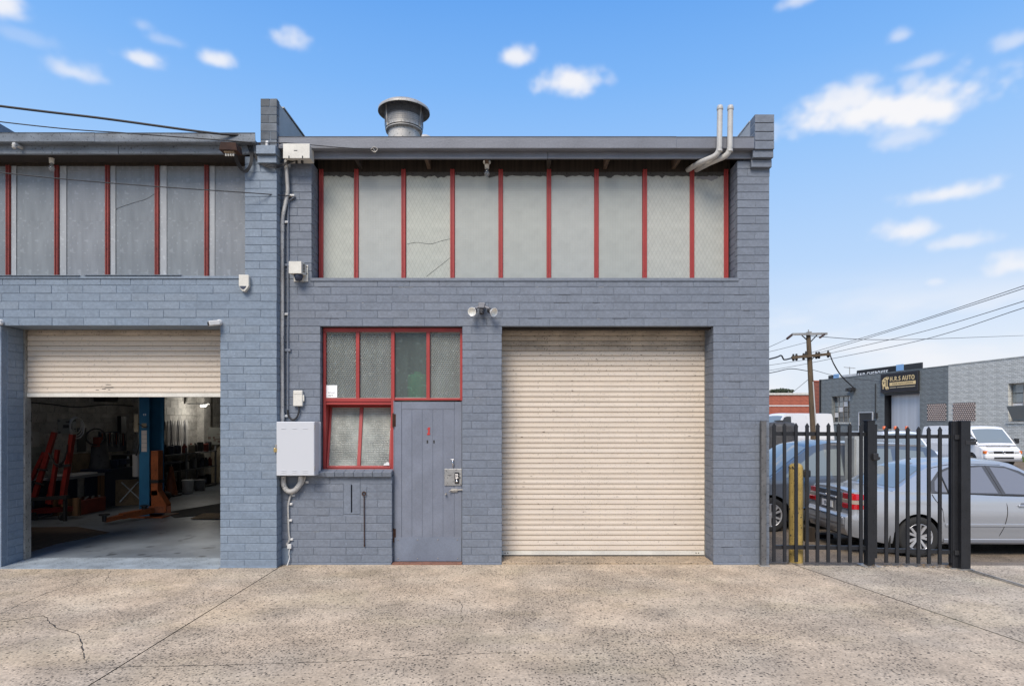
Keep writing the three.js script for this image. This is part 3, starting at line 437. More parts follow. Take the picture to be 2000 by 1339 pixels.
  const rd = M('roller_door', [box(-6.334, -6.31, .03, 3.15, rz - .05, rz + .05), box(-3.605, -3.57, .03, 3.15, rz - .05, rz + .03), rod([-6.4, 3.28, rz - .22], [-3.5, 3.28, rz - .22], .19, 20)], mk.zinc, nb);
  for (let i = 0; i < 14; i++) { const m = M('slat', slatV[Math.floor(R() * 6)], i > 10 ? mk.creamC : i % 2 ? mk.cream : mk.creamB, rd); m.position.set(0, 2.185 + i * .068, rz + (R() - .5) * .0016); m.rotation.y = (R() - .5) * .001; }
  M('bottom_rail', rbox(-6.315, -3.6, 2.132, 2.184, rz - .012, rz + .02, .006), mk.ivory, rd);
  const chip = mat([.06, .045, .04], .9);
  M('paint_scrape', [[-5.29, 2.29, .07], [-5.3, 2.255, .11], [-5.34, 2.235, .05], [-5.26, 2.225, .03], [-5.42, 2.22, .04]].map(([x, y, w]) => rbox(x, x + w, y, y + .007, rz + .012, rz + .0155, .002)), chip, rd);
  // painted sill and the room behind
  M('door_sill', along([[-.3, -.03], [F + .06, -.03], [F + .06, .004], [F + .03, .008], [-.24, .026], [-.3, .026]], -6.40, -3.62), mk.sillBlue, nb);
  const inner = M('inner_wall', [box(-9.25, -9.03, 0, 5.25, .1, -12), box(-9.25, -2.93, 0, 5.25, -12, -12.2)], mk.blockIn, nb);
  const r = rng(5); courses(0, 9.2, .6, 2.8, { L: .4, H: .2, J: .01, JH: .01, seed: 9 }).forEach((q, i) => { const m = M('block', brickGeo(q.w, .19, .05, i % 5), mk.blockIn, inner); m.rotation.y = Math.PI / 2; m.position.set(-9.0 + (r() - .5) * .003, q.y, -2.4 - q.x); });
  M('added_ceiling_lining', box(-9.0, -3.14, 5.15, 5.17, -.3, -12), mk.white, nb); M('party_lining', box(-3.135, -3.122, 0, 5.2, -.25, -12), mk.blockIn, nb);  // unseen white ceiling lining added to bounce light into the workshop
  M('inner_column', box(-9.0, -8.86, 0, 3.4, -6.95, -7.15), mk.blockIn, nb); M('inner_column', box(-9.0, -8.8, 0, 5, -10.0, -10.4), mk.blockIn, nb);
  M('wall_cable', tube([[-8.98, 2.2, -3], [-8.98, 2.16, -4.2], [-8.97, 2.12, -5], [-8.98, 2.2, -6.2], [-8.98, 2.15, -8]], .012, 40, 6), mk.cable, nb);
}
struct('workshop_floor', box(-9.0, -3.14, -.05, .024, -.25, -12), mk.floorIn);

// ---------------------------------------------------------------- inside the open workshop
{
  const fy = .025, fp = (u, v) => gp(u, v, fy);
  // two-post lift
  let t = thing('car_lift', 'blue two-post car lift column with orange carriage and swing arms', 'car lift');
  M('column', [box(-7.01, -6.82, fy, 3.7, -3.85, -3.87), box(-7.01, -6.985, fy, 3.7, -3.87, -4.12), box(-6.76, -6.69, fy, 3.7, -4.10, -4.14), box(-6.985, -6.69, fy, 3.7, -4.12, -4.14)], mk.liftBlue, t);
  M('base_plate', box(-7.1, -6.5, fy, fy + .02, -3.72, -4.3), mk.orange, t);
  const car = M('carriage', [rbox(-6.81, -6.67, .72, 1.27, -3.88, -4.05), rbox(-6.81, -6.68, .42, .66, -3.88, -4.05), prism([[-6.8, .12], [-6.52, .12], [-6.52, .26], [-6.68, .52], [-6.8, .52]], -4.05, -3.88)], mk.orange, t);
  M('strap', rbox(-6.815, -6.665, .66, .72, -3.87, -4.06), mk.black, t);
  M('swing_arm', [bar([-6.72, .17, -3.78], [-6.98, .13, -3.25], .13, .1), bar([-6.95, .13, -3.3], [-7.09, .1, -2.98], .09, .07)], mk.orange, t);
  M('swing_arm', [bar([-6.8, .17, -3.8], [-6.5, .16, -4.0], .14, .12)], mk.orange, t);
  M('lift_pad', [rod([-7.09, .08, -2.96], [-7.09, .19, -2.96], .035), rod([-7.09, .19, -2.96], [-7.09, .215, -2.96], .085, 16)], mk.black, t);
  M('lift_pad', [rod([-6.78, .16, -3.62], [-6.78, .28, -3.62], .045), rod([-6.78, .26, -3.62], [-6.78, .28, -3.62], .07, 16)], mk.black, t);
  M('control_box', rbox(-7.12, -7.03, 1.62, 1.96, -3.86, -4.02, .01), mk.beige, t); M('motor', rod([-7.11, .78, -3.95], [-7.11, 1.2, -3.95], .075, 16), mk.greyPlastic, t);
  M('hose', tube([[-7.02, 1.78, -3.84], [-6.9, 1.72, -3.82], [-6.84, 1.73, -3.835]], .008), mk.cable, t); M('hose', tube([[-7.08, 1.62, -3.85], [-7.0, 1.35, -3.8], [-7.05, 1.2, -3.84], [-7.11, 1.2, -3.9]], .01), mk.cable, t);
  card(.09, .075, textTex(96, 80, (g, w, h) => { g.fillStyle = '#0a5c8f'; g.fillRect(0, 0, w, h); g.fillStyle = '#e8eef2'; g.font = 'bold 58px sans-serif'; g.textAlign = 'center'; g.fillText('CE', w / 2, 60); }), 0, 'mark', t, -6.905, 1.95, -3.847);
  M('label_plate', rbox(-6.96, -6.87, 1.70, 1.79, -3.846, -3.849, .001), mk.beige, t);
  M('label_strip', [0, 1, 2, 3, 4].map((k) => box(-6.965, -6.865, 1.255 + k * .081, 1.255 + k * .081 + .076, -3.846, -3.849)), mat([.55, .50, .49], .6), t);
  // folded engine crane
  t = thing('engine_crane', 'red folded engine crane with upright arms by the left wall', 'engine crane');
  M('boom', bar([-8.76, .42, -3.55], [-8.42, 1.62, -3.6], .075, .075), mk.craneRed, t); M('boom', bar([-8.62, .3, -3.7], [-8.5, 1.0, -3.75], .06, .06), mk.craneRed, t);
  M('leg', bar([-8.30, .3, -3.62], [-8.13, 1.58, -3.66], .075, .085), mk.craneRed, t); M('leg', bar([-8.5, .3, -3.6], [-8.4, 1.3, -3.65], .06, .06), mk.craneRed, t);
  M('brace', bar([-8.85, .75, -3.6], [-8.62, 1.25, -3.62], .06, .06), mk.craneRed, t);
  M('base_beam', [bar([-8.85, .17, -3.5], [-8.1, .22, -3.6], .09, .09), bar([-8.8, .17, -3.45], [-8.8, .17, -3.95], .07, .07)], mk.craneRed, t);
  for (const x of [-8.72, -8.2]) M('castor', [rod([x, .085, -3.47], [x + .05, .085, -3.45], .06, 16), rbox(x - .01, x + .06, .1, .17, -3.43, -3.5)], mk.rubber, t);
  M('clamp', [bar([-8.72, .72, -3.5], [-8.55, .66, -3.52], .03, .03), bar([-8.3, 1.0, -3.56], [-8.12, 1.02, -3.58], .05, .05), bar([-8.68, .95, -3.52], [-8.5, .93, -3.54], .03, .03)], mk.black, t);
  M('chain', [tube([[-8.5, 1.25, -3.56], [-8.35, 1.05, -3.5], [-8.22, 1.08, -3.52], [-8.15, 1.3, -3.55]], .014, 30, 6), tube([[-8.45, 1.2, -3.56], [-8.32, 1.0, -3.52], [-8.2, 1.12, -3.55], [-8.18, 1.4, -3.6]], .012, 30, 6)], mk.black, t);
  t = thing('floor_jack_stand', 'black low steel bench bar with blue leg in front of the engine crane', 'bench');
  M('bar', bar([-8.78, .42, -3.25], [-8.02, .46, -3.38], .12, .06), mk.black, t); M('leg', box(-8.78, -8.74, fy, .42, -3.22, -3.28), mk.liftBlue, t); M('leg', box(-8.08, -8.04, fy, .44, -3.34, -3.4), mk.black, t);
  // benches along the wall
  t = thing('workbench', 'timber workbench with dark top along the left workshop wall', 'workbench');
  M('top', box(-8.98, -8.4, .72, .77, -3.75, -5.0), mk.greyPlastic, t); M('leg', box(-8.46, -8.39, fy, .72, -4.86, -4.98), mk.ply, t); M('leg', box(-8.46, -8.39, fy, .72, -3.8, -3.9), mk.ply, t); M('back_panel', box(-8.98, -8.95, fy, .72, -3.8, -4.98), mk.navy, t);
  solo('papers', box(-8.75, -8.42, .772, .80, -4.1, -4.8), mk.paper, 'flat stack of pale papers on the timber workbench', 'papers');
  t = thing('tool_chest', 'red tool chest with sockets on top under the timber workbench', 'tool chest');
  M('case', rbox(-8.72, -8.28, fy, .30, -4.1, -4.85), mk.toolRed, t); M('end_board', box(-8.76, -8.26, fy, .36, -4.02, -4.08), mk.ply, t); for (let i = 0; i < 9; i++) M('socket', rod([-8.5 + (i % 3) * .07, .30, -4.2 - i * .07], [-8.5 + (i % 3) * .07, .335, -4.2 - i * .07], .022), mk.zinc, t);
  t = thing('workbench', 'dark steel workbench behind the car lift column', 'workbench');
  M('top', box(-8.98, -8.35, .78, .83, -5.1, -8.0), mk.navy, t); M('cabinet', box(-8.95, -8.5, fy, .78, -5.2, -6.3), mk.navy, t); M('leg', box(-8.45, -8.39, fy, .78, -7.9, -7.96), mk.black, t);
  solo('vice', [rbox(-8.7, -8.45, .83, 1.0, -5.5, -5.75), rbox(-8.5, -8.3, .9, 1.02, -5.55, -5.7)], mk.navy, 'dark bench vice on the steel workbench', 'vice');
  solo('crate', [box(-8.9, -8.5, .83, 1.08, -6.0, -6.5)], mk.dark, 'black plastic crate on the steel workbench', 'crate');
  solo('parts_tray', [rbox(-8.85, -8.45, .83, .98, -6.7, -7.3)], mk.toolRed, 'red parts tray at the end of the steel workbench', 'tray');
  solo('rag', at(new THREE.SphereGeometry(.1, 12, 8).scale(1, .6, .8), -8.42, .88, -6.55), mk.paper, 'white rag on the edge of the steel workbench', 'rag');
  t = thing('grinder_cover', 'grey cloth covered grinder with steering wheel on the bench', 'machine');
  M('cover', [at(lathe([[0, .62], [.1, .6], [.15, .45], [.17, .2], [.2, 0]], 14), -8.7, .83, -5.3)], mat([.16, .16, .17], .95, { map: T.dirt }), t);
  M('wheel_rim', at(new THREE.TorusGeometry(.17, .016, 8, 28), -8.68, 1.5, -5.15, .6), mk.black, t); M('post', box(-8.74, -8.62, 1.3, 1.5, -5.15, -5.25), mk.toolRed, t);
  solo('wall_box', rbox(-8.99, -8.9, 1.55, 1.95, -6.35, -6.55), mk.black, 'black switch box on the block wall behind the lift', 'switch box');
  t = thing('pegboard', 'dark pegboard of hand tools above the steel workbench', 'panel'); M('board', box(-8.99, -8.96, 1.15, 1.6, -5.7, -6.65), mk.navy, t);
  for (let i = 0; i < 11; i++) { const z = -5.76 - i * .082, h = .16 + (i * 7 % 5) * .035; M('hand_tool', [bar([-8.945, 1.54, z], [-8.945, 1.54 - h, z], .018, .012), at(new THREE.TorusGeometry(.02, .006, 6, 12), -8.945, 1.55, z, Math.PI / 2).toNonIndexed()], i % 3 ? mk.galv : mk.toolRed, t); }
  t = thing('air_hose', 'coiled pale air hose hanging on the block wall beside the lift', 'hose'); for (let k = 0; k < 3; k++) M('coil', at(new THREE.TorusGeometry(.17 + k * .02, .013, 8, 30), -8.93 + k * .015, 1.75 - k * .03, -4.9, Math.PI / 2), mk.paper, t);
  solo('oil_tin', at(lathe([[0, 0], [.09, 0], [.09, .24], [.03, .26], [.03, .3], [0, .3]], 16), -8.6, .83, -6.65), mk.yellow, 'yellow oil tin on the steel workbench', 'tin');
  solo('spray_can', at(lathe([[0, 0], [.033, 0], [.033, .18], [.02, .2], [.02, .23], [0, .23]], 12), -8.5, .83, -5.95), mk.white, 'white spray can on the steel workbench', 'can');
  solo('wall_heater', [prism([[-.3, 0], [.3, 0], [.2, -.35], [-.2, -.35]], 0, .25)].map((g) => at(g, -8.95, 2.6, -5.7, Math.PI / 2)), mk.dark, 'dark hood hanging high on the block wall', 'hood');
  const pos = (name, label, u0, u1, v0, v1, m) => { const d = 1232 * 8.985 / (1000 - (u0 + u1) / 2), d0 = 1232 * 8.985 / (1000 - u0), d1 = 1232 * 8.985 / (1000 - u1), Y = (v) => EYE - (v - 825) * d / 1232; return solo(name, box(-8.985, -8.975, Y(v1), Y(v0), DIST - d0, DIST - d1), m, label, 'poster'); };
  const blot = (bg, fg, s) => textTex(128, 160, (g, w, h) => { g.fillStyle = bg; g.fillRect(0, 0, w, h); const q = rng(s); g.fillStyle = fg; for (let i = 0; i < 26; i++) { g.globalAlpha = .3 + q() * .6; g.fillRect(8 + q() * w * .75, 8 + q() * h * .85, 6 + q() * 34, 3 + q() * 16); } });
  const pm = (bg, fg, s) => { const t = blot(bg, fg, s); t.wrapS = t.wrapT = THREE.RepeatWrapping; t.repeat.set(1.4, 1.4); return mat([.8, .8, .8], .6, { map: t }); };
  pos('poster', 'dark poster pinned to the block wall right of the crane', 150, 167, 835, 882, pm('#20262e', '#7d8790', 3));
  pos('notice', 'white notice sheet on the wall beside the door edge', 56, 75, 843, 869, pm('#c9c9c4', '#3a3a3a', 4));
  pos('poster', 'pale grey poster above the red crane arms', 112, 147, 818, 846, pm('#b9bcbb', '#4c4f52', 5));
  pos('wall_sheet', 'pale hardboard sheet on the block wall behind the crane', 58, 100, 872, 916, pm('#9fa59f', '#8b918b', 6));
  pos('wall_sheet', 'tan hardboard sheet behind the timber workbench', 140, 178, 885, 930, mk.cardboard);
  // leaning board with an X bracket
  t = thing('leaning_board', 'tan board with crossed silver wheel brace leaning on the bench', 'board');
  const lb = M('board', at(box(-.26, .26, 0, .56, -.012, .012), -8.22, fy, -5.55, .55, -.22), mk.cardboard, t);
  M('wheel_brace', [at(bar([-.18, .08, .04], [.16, .5, .04], .03, .02), -8.22, fy, -5.55, .55, -.22), at(bar([-.15, .5, .045], [.2, .1, .045], .03, .02), -8.22, fy, -5.55, .55, -.22)], mk.galv, t);
  // shelving with containers
  t = thing('shelving', 'dark steel shelving loaded with bottles along the rear left wall', 'shelving');
  for (const z of [-6.7, -8.3, -9.9]) for (const x of [-8.95, -8.42]) M('post', box(x - .02, x + .02, fy, 1.15, z - .02, z + .02), mk.greyPlastic, t);
  for (const y of [.06, .56, .98]) M('shelf', box(-8.97, -8.40, y, y + .03, -6.65, -9.95), mk.greyPlastic, t);
  const q = rng(17), bm = [mk.navy, mk.dark, mk.black, mk.greyPlastic, mk.dark, mk.navy, mk.beige, mk.toolRed, mk.paper];
  const bg = [lathe([[0, 0], [.06, 0], [.062, .02], [.062, .17], [.025, .21], [.025, .24], [0, .24]], 12), lathe([[0, 0], [.085, 0], [.085, .2], [.08, .21], [0, .21]], 14), rbox(-.07, .07, 0, .26, -.05, .05, .015)];
  for (const y of [1.01, .59, .09]) for (let i = 0; i < 17; i++) { const sh = Math.floor(q() * 3), co = Math.floor(q() * bm.length), o = solo('container', bg[sh], bm[co], ['navy', 'black', 'black', 'grey', 'black', 'navy', 'beige', 'red', 'white'][co] + ['  round bottle', ' round tin', ' square can'][sh].replace('  ', ' ') + ' on the ' + (y > .8 ? 'top' : y > .3 ? 'middle' : 'bottom') + ' rear workshop shelf', 'container', 'containers on the rear shelving'); o.position.set(-8.47 - q() * .12, y, -6.8 - i * .185 - q() * .04); }
  solo('bucket', at(lathe([[0, 0], [.12, 0], [.14, .3], [.147, .3], [.147, .33], [.13, .335], [0, .335]], 20), -8.18, fy, -7.9), mk.white, 'white plastic bucket with lid on the floor by the shelving', 'bucket');
  solo('bucket', at(lathe([[0, 0], [.12, 0], [.135, .26], [.143, .26], [.143, .28], [0, .285]], 20), -8.2, fy, -8.55), mk.greyPlastic, 'grey plastic bucket on the floor behind the white one', 'bucket');
  t = thing('traffic_cone', 'dull orange cone standing beside the shelving', 'cone'); M('base', box(-8.42, -8.08, fy, .06, -7.08, -7.42), mk.black, t); M('cone', at(lathe([[.15, 0], [.04, .68], [0, .68]], 18), -8.25, .06, -7.25), mk.orange, t);
  solo('tyre', at(new THREE.TorusGeometry(.24, .09, 10, 28), -8.2, fy + .09, -6.5, 0, Math.PI / 2), mk.rubber, 'black tyre lying on the floor right of the lift', 'tyre');
  for (let i = 0; i < 9; i++) solo('fan_belt', new THREE.TorusGeometry(.05, .014, 6, 24).scale(.7, 5.8 + (i % 3) * .25, 1).rotateY(Math.PI / 2).translate(-8.95, 1.5, -8.42 - i * .115), [mk.paper, mk.greyPlastic, mk.paper][i % 3], ['first', 'second', 'third', 'fourth', 'fifth', 'sixth', 'seventh', 'eighth', 'ninth'][i] + ' fan belt from the left hanging on the rear wall', 'belt', 'fan belts on the wall');
  t = thing('cupboard', 'beige metal cupboard at the back of the workshop', 'cupboard'); M('case', rbox(-8.95, -8.35, fy, 1.15, -10.5, -11.0), mk.beige, t); M('door', rbox(-8.345, -8.33, .08, 1.1, -10.53, -10.97), mk.beige, t);
  solo('display_board', at(box(-.4, .4, 0, .5, -.02, .02), -8.75, 1.16, -10.3, .7), pm('#8f8f88', '#5a4038', 9), 'small printed board on the beige cupboard', 'board');
  solo('floor_sheet', prism([[52, 1079], [52, 1030], [150, 1029], [214, 1040], [110, 1062]].map(([u, v]) => { const p = fp(u, v); return [p[0], -p[2]]; }), 0, .008).rotateX(-Math.PI / 2).translate(0, .025, 0), mat([.15, .11, .085], .85, { map: T.wood }), 'brown stained plywood sheet on the workshop floor', 'board');
  solo('floor_patch', prism([[322, 1001], [430, 983], [436, 1003], [340, 1011]].map(([u, v]) => { const p = fp(u, v); return [p[0], -p[2]]; }), 0, .008).rotateX(-Math.PI / 2).translate(0, .025, 0), mk.rubber, 'black flat patch on the floor right of the lift base', 'mat');  // flat black polygon marking the darker part of the floor
  solo('floor_board', prism([[372, 1014], [398, 1004], [436, 1004], [436, 1014]].map(([u, v]) => { const p = fp(u, v); return [p[0], -p[2]]; }), 0, .012).rotateX(-Math.PI / 2).translate(0, .036, 0), mk.cardboard, 'tan board on the floor at the right door edge', 'board');
  // lit batten lamp at the rear
  t = thing('batten_lamp', 'lit white batten lamp at the dark rear of the workshop', 'lamp');
  M('bracket', box(-8.9, -8.3, 2.30, 2.34, -9.28, -9.34), mk.white, t); M('tube', rod([-8.55, 2.26, -9.3], [-8.38, 2.275, -9.29], .022), mat([1, 1, 1], .5, { emissive: C(1, .98, .92), emissiveIntensity: 3 }), t);
  const pl = new THREE.PointLight(C(1, .96, .88), 1.2, 0, 2); pl.position.set(-8.4, 2.2, -9.28); pl.castShadow = true; pl.name = 'lamp_light'; t.add(pl);
}
// ---------------------------------------------------------------- fixtures on the two fronts
{
  let t = thing('cable_box', 'off-white metal cable box under the gutter at the left corner', 'box');
  const x0 = sx(553, .22), x1 = sx(604, .22), y0 = sy(309, .22), y1 = sy(281, .22);
  M('body', rbox(x0, x1, y0 + .012, y1, .03, .215, .006), mk.ivory, t); M('lid', [rbox(x0 - .004, x1 + .004, y0, y1 + .005, .205, .222, .005)], mk.ivory, t);
  M('logo_mark', rbox((x0 + x1) / 2 - .03, (x0 + x1) / 2 + .012, y0 + .09, y0 + .1, .221, .224, .001), mk.black, t);
  for (const k of [.2, .72]) M('lug', rbox(lerp(x0, x1, k), lerp(x0, x1, k) + .012, y0 - .002, y0 + .03, .219, .227, .002), mk.dark, t);
  M('gland', [.1, .4, .62].map((k) => rod([lerp(x0, x1, k), y0 - .02, .12], [lerp(x0, x1, k), y0 + .02, .12], .016)), mk.dark, t);

  const P = (u, v, z = .03) => [sx(u, z), sy(v, z), z];
  const clip = (u, v, z, parent, s = 1) => M('clip', [rbox(sx(u, z) - .004, sx(u, z) + .045 * s, sy(v, z) - .014, sy(v, z) + .014, z - .026, z + .004, .004), at(new THREE.SphereGeometry(.007, 8, 6), sx(u, z) + .03 * s, sy(v, z), z + .004)], mk.white, parent);
  t = thing('conduit', 'thick pale conduit running from the cable box down to the meter box', 'conduit');
  M('pipe', bent([P(558, 313, .08), P(562, 375, .055), P(551, 426, .05), P(550.8, 640, .05), P(550.8, 824, .05)], .024, .05, 12), mk.conduit, t); clip(565, 382, .03, t); clip(555, 433, .03, t); clip(555, 613, .03, t); clip(554, 812, .03, t);
  M('coupling', [rod(P(550.9, 438, .05), P(550.9, 452, .05), .028, 12), rod(P(550.8, 806, .05), P(550.8, 820, .05), .028, 12)], mk.conduit, t);
  t = thing('conduit', 'thin grey-blue painted conduit beside the thick pale one', 'conduit');
  M('pipe', bent([P(575, 384, .03), P(563, 392, .014), P(562.5, 410, .014), P(562, 640, .014), P(561.5, 800, .014)], .012, .03, 8), mk.main[3], t); M('saddle', [rbox(sx(556, .01), sx(568, .01), sy(686, .01), sy(681, .01), 0, .03, .003), rbox(sx(556, .01), sx(568, .01), sy(520, .01), sy(515, .01), 0, .03, .003)], mk.main[1], t);
  M('wire_anchor', [rbox(sx(566, .02), sx(576, .02), sy(384, .02), sy(380.5, .02), 0, .05, .004)], mk.white, t);
  t = thing('phone_box', 'small cream plastic connection box above the meter box', 'box');
  M('body', rbox(sx(572, .05), sx(590.5, .05), sy(793, .05), sy(762, .05), 0, .055, .012, 3), mk.ivory, t); M('cover_rib', [rbox(sx(574, .05), sx(588.5, .05), sy(769, .05), sy(767.5, .05), .053, .059, .002), rbox(sx(589, .05), sx(593, .05), sy(783, .05), sy(771, .05), .01, .04, .004)], mk.ivory, t);
  solo('cable', tube([P(561.5, 800, .014), P(563, 811, .02), P(570, 819, .02), P(578, 816, .02), P(583, 806, .03), P(583.5, 793, .03)], .011, 30, 8), mk.cable, 'black cable loop hanging below the cream connection box', 'cable');

  t = thing('meter_box', 'pale grey metal meter box with a brass padlock on its edge', 'meter box');
  const mx0 = -2.915, mx1 = -2.44, my0 = sy(929, .21), my1 = sy(823, .21), mz = .212;
  M('case', [rbox(mx0, mx1, my0, my1, .002, mz - .012, .006), box(mx1 - .01, mx1 + .012, my0 + .02, my1 - .005, .002, .01)], mk.whiteBox, t);
  M('door', rbox(mx0 + .004, mx1 - .006, my0 + .004, my1 - .004, mz - .011, mz, .006), mk.whiteBox, t);
  for (const k of [.2, .48, .76]) for (const y of [my1 - .09, my0 + .06, my0 + .04]) M('louvre', rbox(lerp(mx0, mx1, k) - .03, lerp(mx0, mx1, k) + .03, y, y + .006, mz - .001, mz + .005, .003), mk.whiteBox, t);
  for (const y of [my0 + .06, my1 - .1]) M('hinge', rod([mx1 - .002, y, mz - .008], [mx1 - .002, y + .06, mz - .008], .006, 8), mk.zinc, t);
  M('hasp', rbox(mx0 - .012, mx0 + .01, 1.475, 1.53, mz - .02, mz + .004, .003), mk.zinc, t);
  t = thing('padlock', 'small brass padlock hanging on the meter box edge', 'padlock'); M('body', rbox(mx0 - .03, mx0 + .012, 1.435, 1.487, mz - .02, mz + .004, .006), mk.brass, t); M('shackle', at(new THREE.TorusGeometry(.013, .004, 8, 16, Math.PI), mx0 - .008, 1.487, mz - .008).toNonIndexed(), mk.chrome, t);
  solo('conduit', bent([P(553, 930, .06), P(553, 947, .06), P(561, 960, .06), P(575, 959, .06), P(586, 945, .06), P(588, 930, .06)], .033, .09, 14), mk.conduit, 'grey U-shaped conduit bend below the meter box', 'conduit');
  t = thing('conduit', 'thin white conduit snaking from the meter box down to the ground', 'conduit');
  M('pipe', bent([P(596, 930, .04), P(591, 945, .04), P(568, 964, .03), P(562.5, 985, .02), P(563.5, 1038, .02), P(566, 1054, .02), P(559, 1064, .03)], .012, .04, 8), mk.conduit, t);
  for (const [u, v] of [[597, 941], [570, 967], [566, 984], [565, 1016], [567, 1053]]) clip(u, v, .02, t, .7);
  t = thing('earth_stake_cable', 'white tap fitting and thin pale wire at the foot of the wall', 'wire');
  M('wire', tube([P(566, 1068, .03), P(564, 1080, .03), P(565, 1090, .03), P(560, 1105, .06)], .006, 24, 6), mk.white, t); M('fitting', [rbox(sx(561, .03), sx(569, .03), sy(1071, .03), sy(1062, .03), .005, .045, .006)], mk.white, t);
  solo('paint_splash', prism([[548, 1072], [556, 1068], [566, 1072], [571, 1076], [568, 1082], [570, 1088], [563, 1086], [566, 1096], [560, 1101], [549, 1100]].map(([u, v]) => [sx(u, 0), sy(v, 0)]), .004, .0055), mk.left[1], 'pale blue bare paint patch low on the wall behind the wire', 'paint patch');
  solo('dark_recess_plate', [rbox(sx(706, .01), sx(715, .01), sy(962, .01), sy(950, .01), .0, .006, .002)], mk.main[3], 'small painted plate holding the iron rod below the window', 'plate');
  t = thing('iron_rod', 'rusty hooked iron rod hanging on the wall below the window', 'rod'); M('ring', at(new THREE.TorusGeometry(.022, .007, 8, 18), sx(710.5, .02), sy(963.5, .02), .02), mk.rusty, t); M('shaft', rod(P(710.8, 967, .02), P(711.3, 1066, .02), .0065, 8), mk.rusty, t); M('tip', rod(P(711.3, 1063, .02), P(711.3, 1067, .02), .009, 8), mk.rusty, t);
  // siren housing with side louvres
  t = thing('siren_box', 'cream metal siren housing with side louvres left of the upper window', 'siren');
  const bx0 = sx(563.6, .16), bx1 = sx(588, .16), by0 = sy(533.5, .16), by1 = sy(510, .16), bk = sx(601.5, .01);
  M('body', [at(prism([[bx0, .16], [bx1, .16], [sx(597.5, .02), .02], [bx0 + .01, .02]].map(([x, z]) => [x, -z]), by0, by1, .002), 0, 0, 0, 0, -Math.PI / 2)], mk.ivory, t);
  M('flange', rbox(bx0 + .012, bk, by0 - .07, by1 - .01, .004, .014, .003), mk.ivory, t);
  M('louvre', [0, 1, 2, 3, 4, 5].map((k) => bar([sx(591.5, .1) + .0, by0 + .03 + k * .018, .123], [sx(595, .07), by0 + .04 + k * .018, .066], .006, .008)), mk.dark, t);
  M('knob', [at(lathe([[0, 0], [.035, .005], [.05, .04], [.055, .06], [.055, .085], [0, .085]], 16), (bx0 + bx1) / 2 + .02, by0 - .08, .09)], mk.navy, t);
  for (const v of [521, 534.5]) M('screw', at(new THREE.SphereGeometry(.008, 8, 6), bk - .014, sy(v, .01), .014), mk.dark, t);
  // twin spotlights
  t = thing('twin_spotlight', 'twin spotlight with motion sensor above the entrance', 'spotlight');
  const S = (u, v, z) => [sx(u, z), sy(v, z), z];
  M('mount', [rbox(sx(934, .04), sx(948, .04), sy(597.5, .04), sy(591, .04), 0, .07, .012), rbox(sx(934.5, .06), sx(946.5, .06), sy(602.5, .06), sy(596, .06), .02, .1, .012)], mk.greyPlastic, t);
  M('sensor', [rbox(sx(936, .12), sx(945, .12), sy(613, .12), sy(603, .12), .05, .13, .018), at(new THREE.SphereGeometry(.024, 12, 8), sx(940.5, .13), sy(610.5, .13), .125)], mk.black, t);
  M('arm', rod(S(936, 599, .06), S(928, 602.5, .09), .016), mk.greyPlastic, t); M('arm', rod(S(947, 599, .06), S(956, 602.5, .09), .016), mk.greyPlastic, t);
  const lamp = (u, v, ry, rx) => { const p = S(u, v, .16), G = (g) => at(g, ...p, ry, rx); const h = M('lamp_head', G(lathe([[0, -.075], [.022, -.075], [.026, -.05], [.045, -.02], [.054, .0], [.056, .006], [.05, .006], [.04, -.012], [.0, -.02]], 24).rotateX(Math.PI / 2)), mat([.84, .84, .82], .22, { metalness: .25 }), t); M('glass', G(lathe([[0, .01], [.03, .008], [.05, .003]], 24).rotateX(Math.PI / 2)), phys([.95, .94, .9], .05, { transmission: .92, thickness: 0 }), h); M('collar', G(lathe([[0, -.1], [.03, -.1], [.034, -.07], [.034, -.05], [.0, -.05]], 16).rotateX(Math.PI / 2)), mk.black, h); };
  lamp(922, 608.5, -.35, .25); lamp(964.5, 609.5, .75, .35);
  // bare bulb holders
  const bulb = (x, y, z, label) => { const b = thing('bulb_holder', label, 'lamp', 'bare bulbs under the eaves'); M('base', at(lathe([[0, .09], [.05, .09], [.05, .07], [.03, .055], [.028, .0], [0, .0]], 16), x, y, z), mk.ivory, b); M('bulb', at(lathe([[0, 0], [.016, 0], [.018, -.02], [.036, -.055], [.036, -.075], [.02, -.1], [0, -.106]], 18), x, y, z), phys([.85, .87, .88], .05, { transmission: .9, thickness: 0 }), b); M('bracket', box(x - .03, x + .03, y + .085, y + .12, z - .06, z + .06), mk.timberBrown, b); };
  bulb(sx(951, -.12), sy(329, -.12), -.12, 'bare bulb holder under the eave above the grey unit window'); bulb(sx(99, .05), sy(318, .05), .04, 'bare bulb holder under the eave above the left unit window');
  // vent pipes
  for (const [u, k] of [[1406, 'left one of two pale vent pipes rising over the gutter'], [1426.5, 'right one of two pale vent pipes rising over the gutter']]) {
    t = thing('vent_pipe', k, 'pipe', 'vent pipes'); const du = u - 1406, z = .2;
    M('pipe', bent([[sx(u + .5, z), sy(212, z), z], [sx(u - 1, z), sy(302, z), z], [sx(u - 38, .05), sy(317, .05), .06], [sx(1340 + du * .75, -.3), sy(332, -.3), -.36]], .034, .1, 14), mk.pvc, t);
    M('cap', at(lathe([[.034, 0], [.039, 0], [.039, .03], [.03, .055], [0, .062]], 16), sx(u + .5, z), sy(213, z) - .01, z), mk.pvc, t); M('socket', [rod([sx(u - .9, z), sy(301, z) + .03, z], [sx(u - .8, z), sy(292, z), z], .038, 14)], mk.pvc, t);
  }
  // roof exhaust cowl
  t = thing('exhaust_cowl', 'round galvanised exhaust cowl with mesh on the roof', 'cowl');
  const cx = sx(789, -1.5), cy = 6.09, cz = -1.5, L = (p, s = 40) => at(lathe(p, s), cx, 0, cz);
